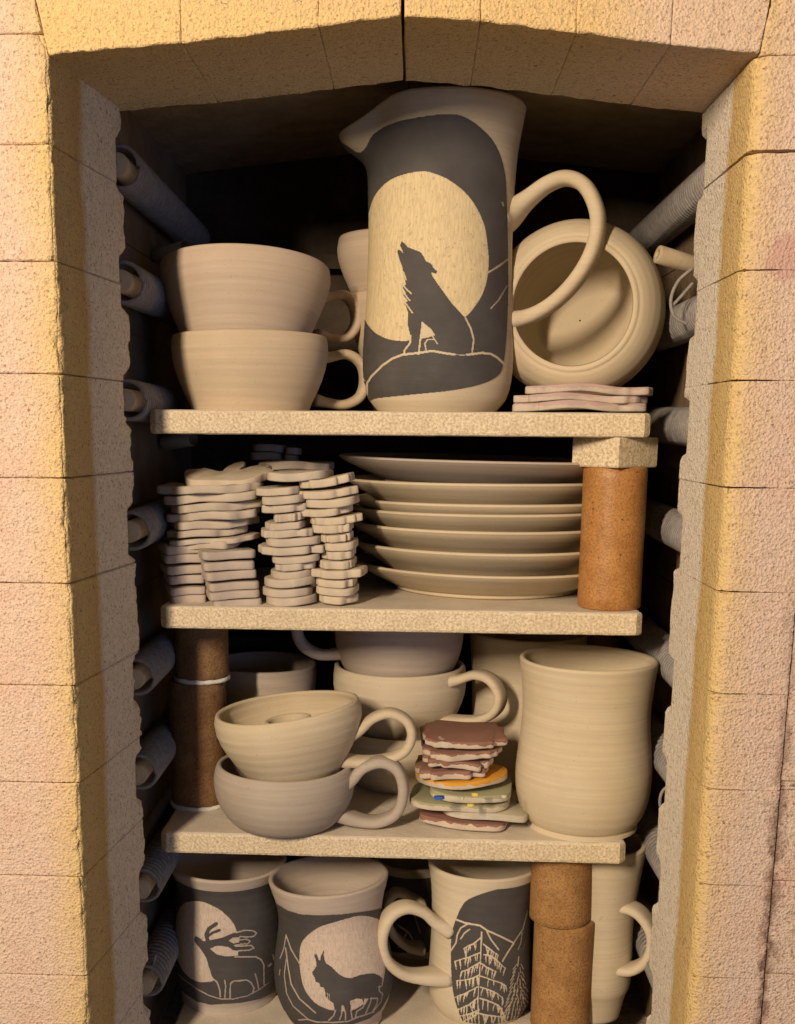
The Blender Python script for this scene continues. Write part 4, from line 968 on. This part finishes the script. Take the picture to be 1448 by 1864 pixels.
stack([(484, 600, 866), (460, 548, 894), (474, 556, 909), (471, 556, 925), (494, 552, 941), (476, 560, 957), (467, 574, 971), (475, 580, 986), (463, 596, 1002), (488, 580, 1018), (497, 572, 1032), (487, 570, 1046), (475, 572, 1061), (473, 566, 1079), (479, 573, 1095)], 'the middle column of rounded cut-outs ending in discs', G2, K_PALE, 0.021, YS+0.0055, ['slab', 'leafy', 'slab', 'leafy', 'lobed', 'leafy', 'lobed', 'slab', 'lobed', 'slab', 'leafy', 'disc', 'disc', 'disc', 'disc'], 15.5)
stack([(542, 643, 876), (531, 652, 898), (556, 651, 914), (537, 640, 931), (560, 661, 946), (565, 641, 961), (580, 641, 978), (590, 649, 993), (583, 649, 1009), (577, 646, 1027), (562, 666, 1044), (573, 648, 1061), (575, 650, 1076), (574, 651, 1091)], 'the column of notched cut-outs touching the plates', G2, K_WARM, 0.017, YS+0.0075, ['lobed', 'lobed', 'slab', 'leafy', 'lobed'], 15, rys=[-0.16, -0.10, -0.09, -0.08, -0.08, -0.06, -0.05, -0.05, -0.05, -0.04, 0.0, 0, 0.01, 0.01])
stack([(455, 516, 818), (453, 512, 833)], 'the shadowed little stack far behind the broad pale pile', 'shadowed cut-outs at the back', K_GREY, 0.018, 0.26, ['slab'], 14)
stack([(518, 545, 824), (516, 540, 838)], 'the shadowed narrow stack deep behind the middle column', 'shadowed cut-outs at the back', K_GREY, 0.014, 0.26, ['slab'], 13)
stack([(462, 600, 850), (470, 596, 866)], 'the shadowed pair just behind the middle column top', 'shadowed cut-outs at the back', K_GREY, 0.028, 0.195, ['leafy'], 15)
# pink glazed trio on the top shelf
stack([(962, 1201, 708), (938, 1190, 724), (935, 1189, 739)], 'the flat pink-glazed cut-outs beside the pitcher base', 'pink glazed cut-outs on the top shelf', K_PINK, 0.026, YS+0.010, ['lobed'], 15.5, rys=[0.012, 0.006, 0.0])
# glazed pile in the middle of the third shelf
GB = 'glazed cut-outs piled on the third shelf'
YG = YS+0.012
for (lab, kind, x0, x1, yc, th, mat, dep, ry, seed) in (
    ('topmost chocolate-brown cloud-like cut-out on the glazed pile', 'lobed', 764, 930, 1358, 13, K_BROWN, 0.032, 0.03, 11),
    ('second chocolate-brown cut-out from the top of the glazed pile', 'lobed', 765, 920, 1378, 14, K_BROWN, 0.030, -0.02, 12),
    ('third chocolate-brown cut-out from the top of the glazed pile', 'lobed', 767, 904, 1396, 14, K_BROWN, 0.030, 0.0, 13),
    ('fourth chocolate-brown cut-out, lying on the orange one', 'lobed', 756, 898, 1415, 16, K_BROWN, 0.031, -0.04, 14),
    ('orange-glazed crescent cut-out between the brown and green ones', 'crescent', 757, 932, 1433, 13, K_ORANGE, 0.027, -0.05, 15),
    ('upper speckled green cut-out below the orange crescent', 'slab', 784, 940, 1455, 14, K_GREEN, 0.028, 0.05, 16),
    ('lower green cut-out sticking out left of the glazed pile', 'slab', 745, 938, 1472, 13, K_GREEN, 0.027, 0.04, 17),
    ('pale milky cut-out under the green ones, reaching toward the tall mug', 'slab', 801, 965, 1489, 13, K_MILK, 0.024, 0.05, 18),
    ('bottom chocolate-brown cut-out, lying flat on the third shelf', 'blade', 764, 936, 1505, 14, K_BROWN, 0.026, 0.045, 19)):
    cut_piece('glazed_cutout', lab, GB, kind, x0, x1, yc, YG, th, mat, seed, dep, ry=ry)

# dots of colour dabbed on the green pieces
gp = [o for o in bpy.data.objects if o.name.startswith('glazed_cutout') and 'green' in o['label']]
DM = [plain('blue_dab', (0.03, 0.09, 0.40), (0.05, 0.14, 0.5), 300), plain('yellow_dab', (0.62, 0.50, 0.06), (0.70, 0.58, 0.12), 300), plain('pale_dab', (0.5, 0.47, 0.33), (0.58, 0.54, 0.42), 300)]
bpy.context.view_layer.update()
for (px, py, k, mi, w) in ((799, 1449, 0, 0, 9), (866, 1446, 0, 1, 6), (918, 1452, 0, 2, 5), (842, 1452, 0, 2, 3), (857, 1465, 1, 1, 6)):
    g_ = gp[k]; M = g_.matrix_world; top = max(v.co.z for v in g_.data.vertices)
    P_ = PZ(px, py, float(M.translation.z)+top); L_ = M.inverted() @ Vector(P_); rad = w*mpp(P_)
    V = [(0, 0, 0.0007)]+[(rad*(1+0.2*math.sin(3*a_+px))*math.cos(a_), rad*(1+0.2*math.cos(2*a_))*math.sin(a_), h_) for h_, q_ in ((0.0005, 1), (-0.0012, 1)) for a_ in np.linspace(0, 2*math.pi, 18, endpoint=False)]
    F = [(0, 1+i, 1+(i+1) % 18) for i in range(18)]+[(1+i, 19+i, 19+(i+1) % 18, 1+(i+1) % 18) for i in range(18)]
    d_ = link('glaze_dab', mesh('glaze_dab', V, F), DM[mi], g_, True); d_.location = (L_.x, L_.y, top)
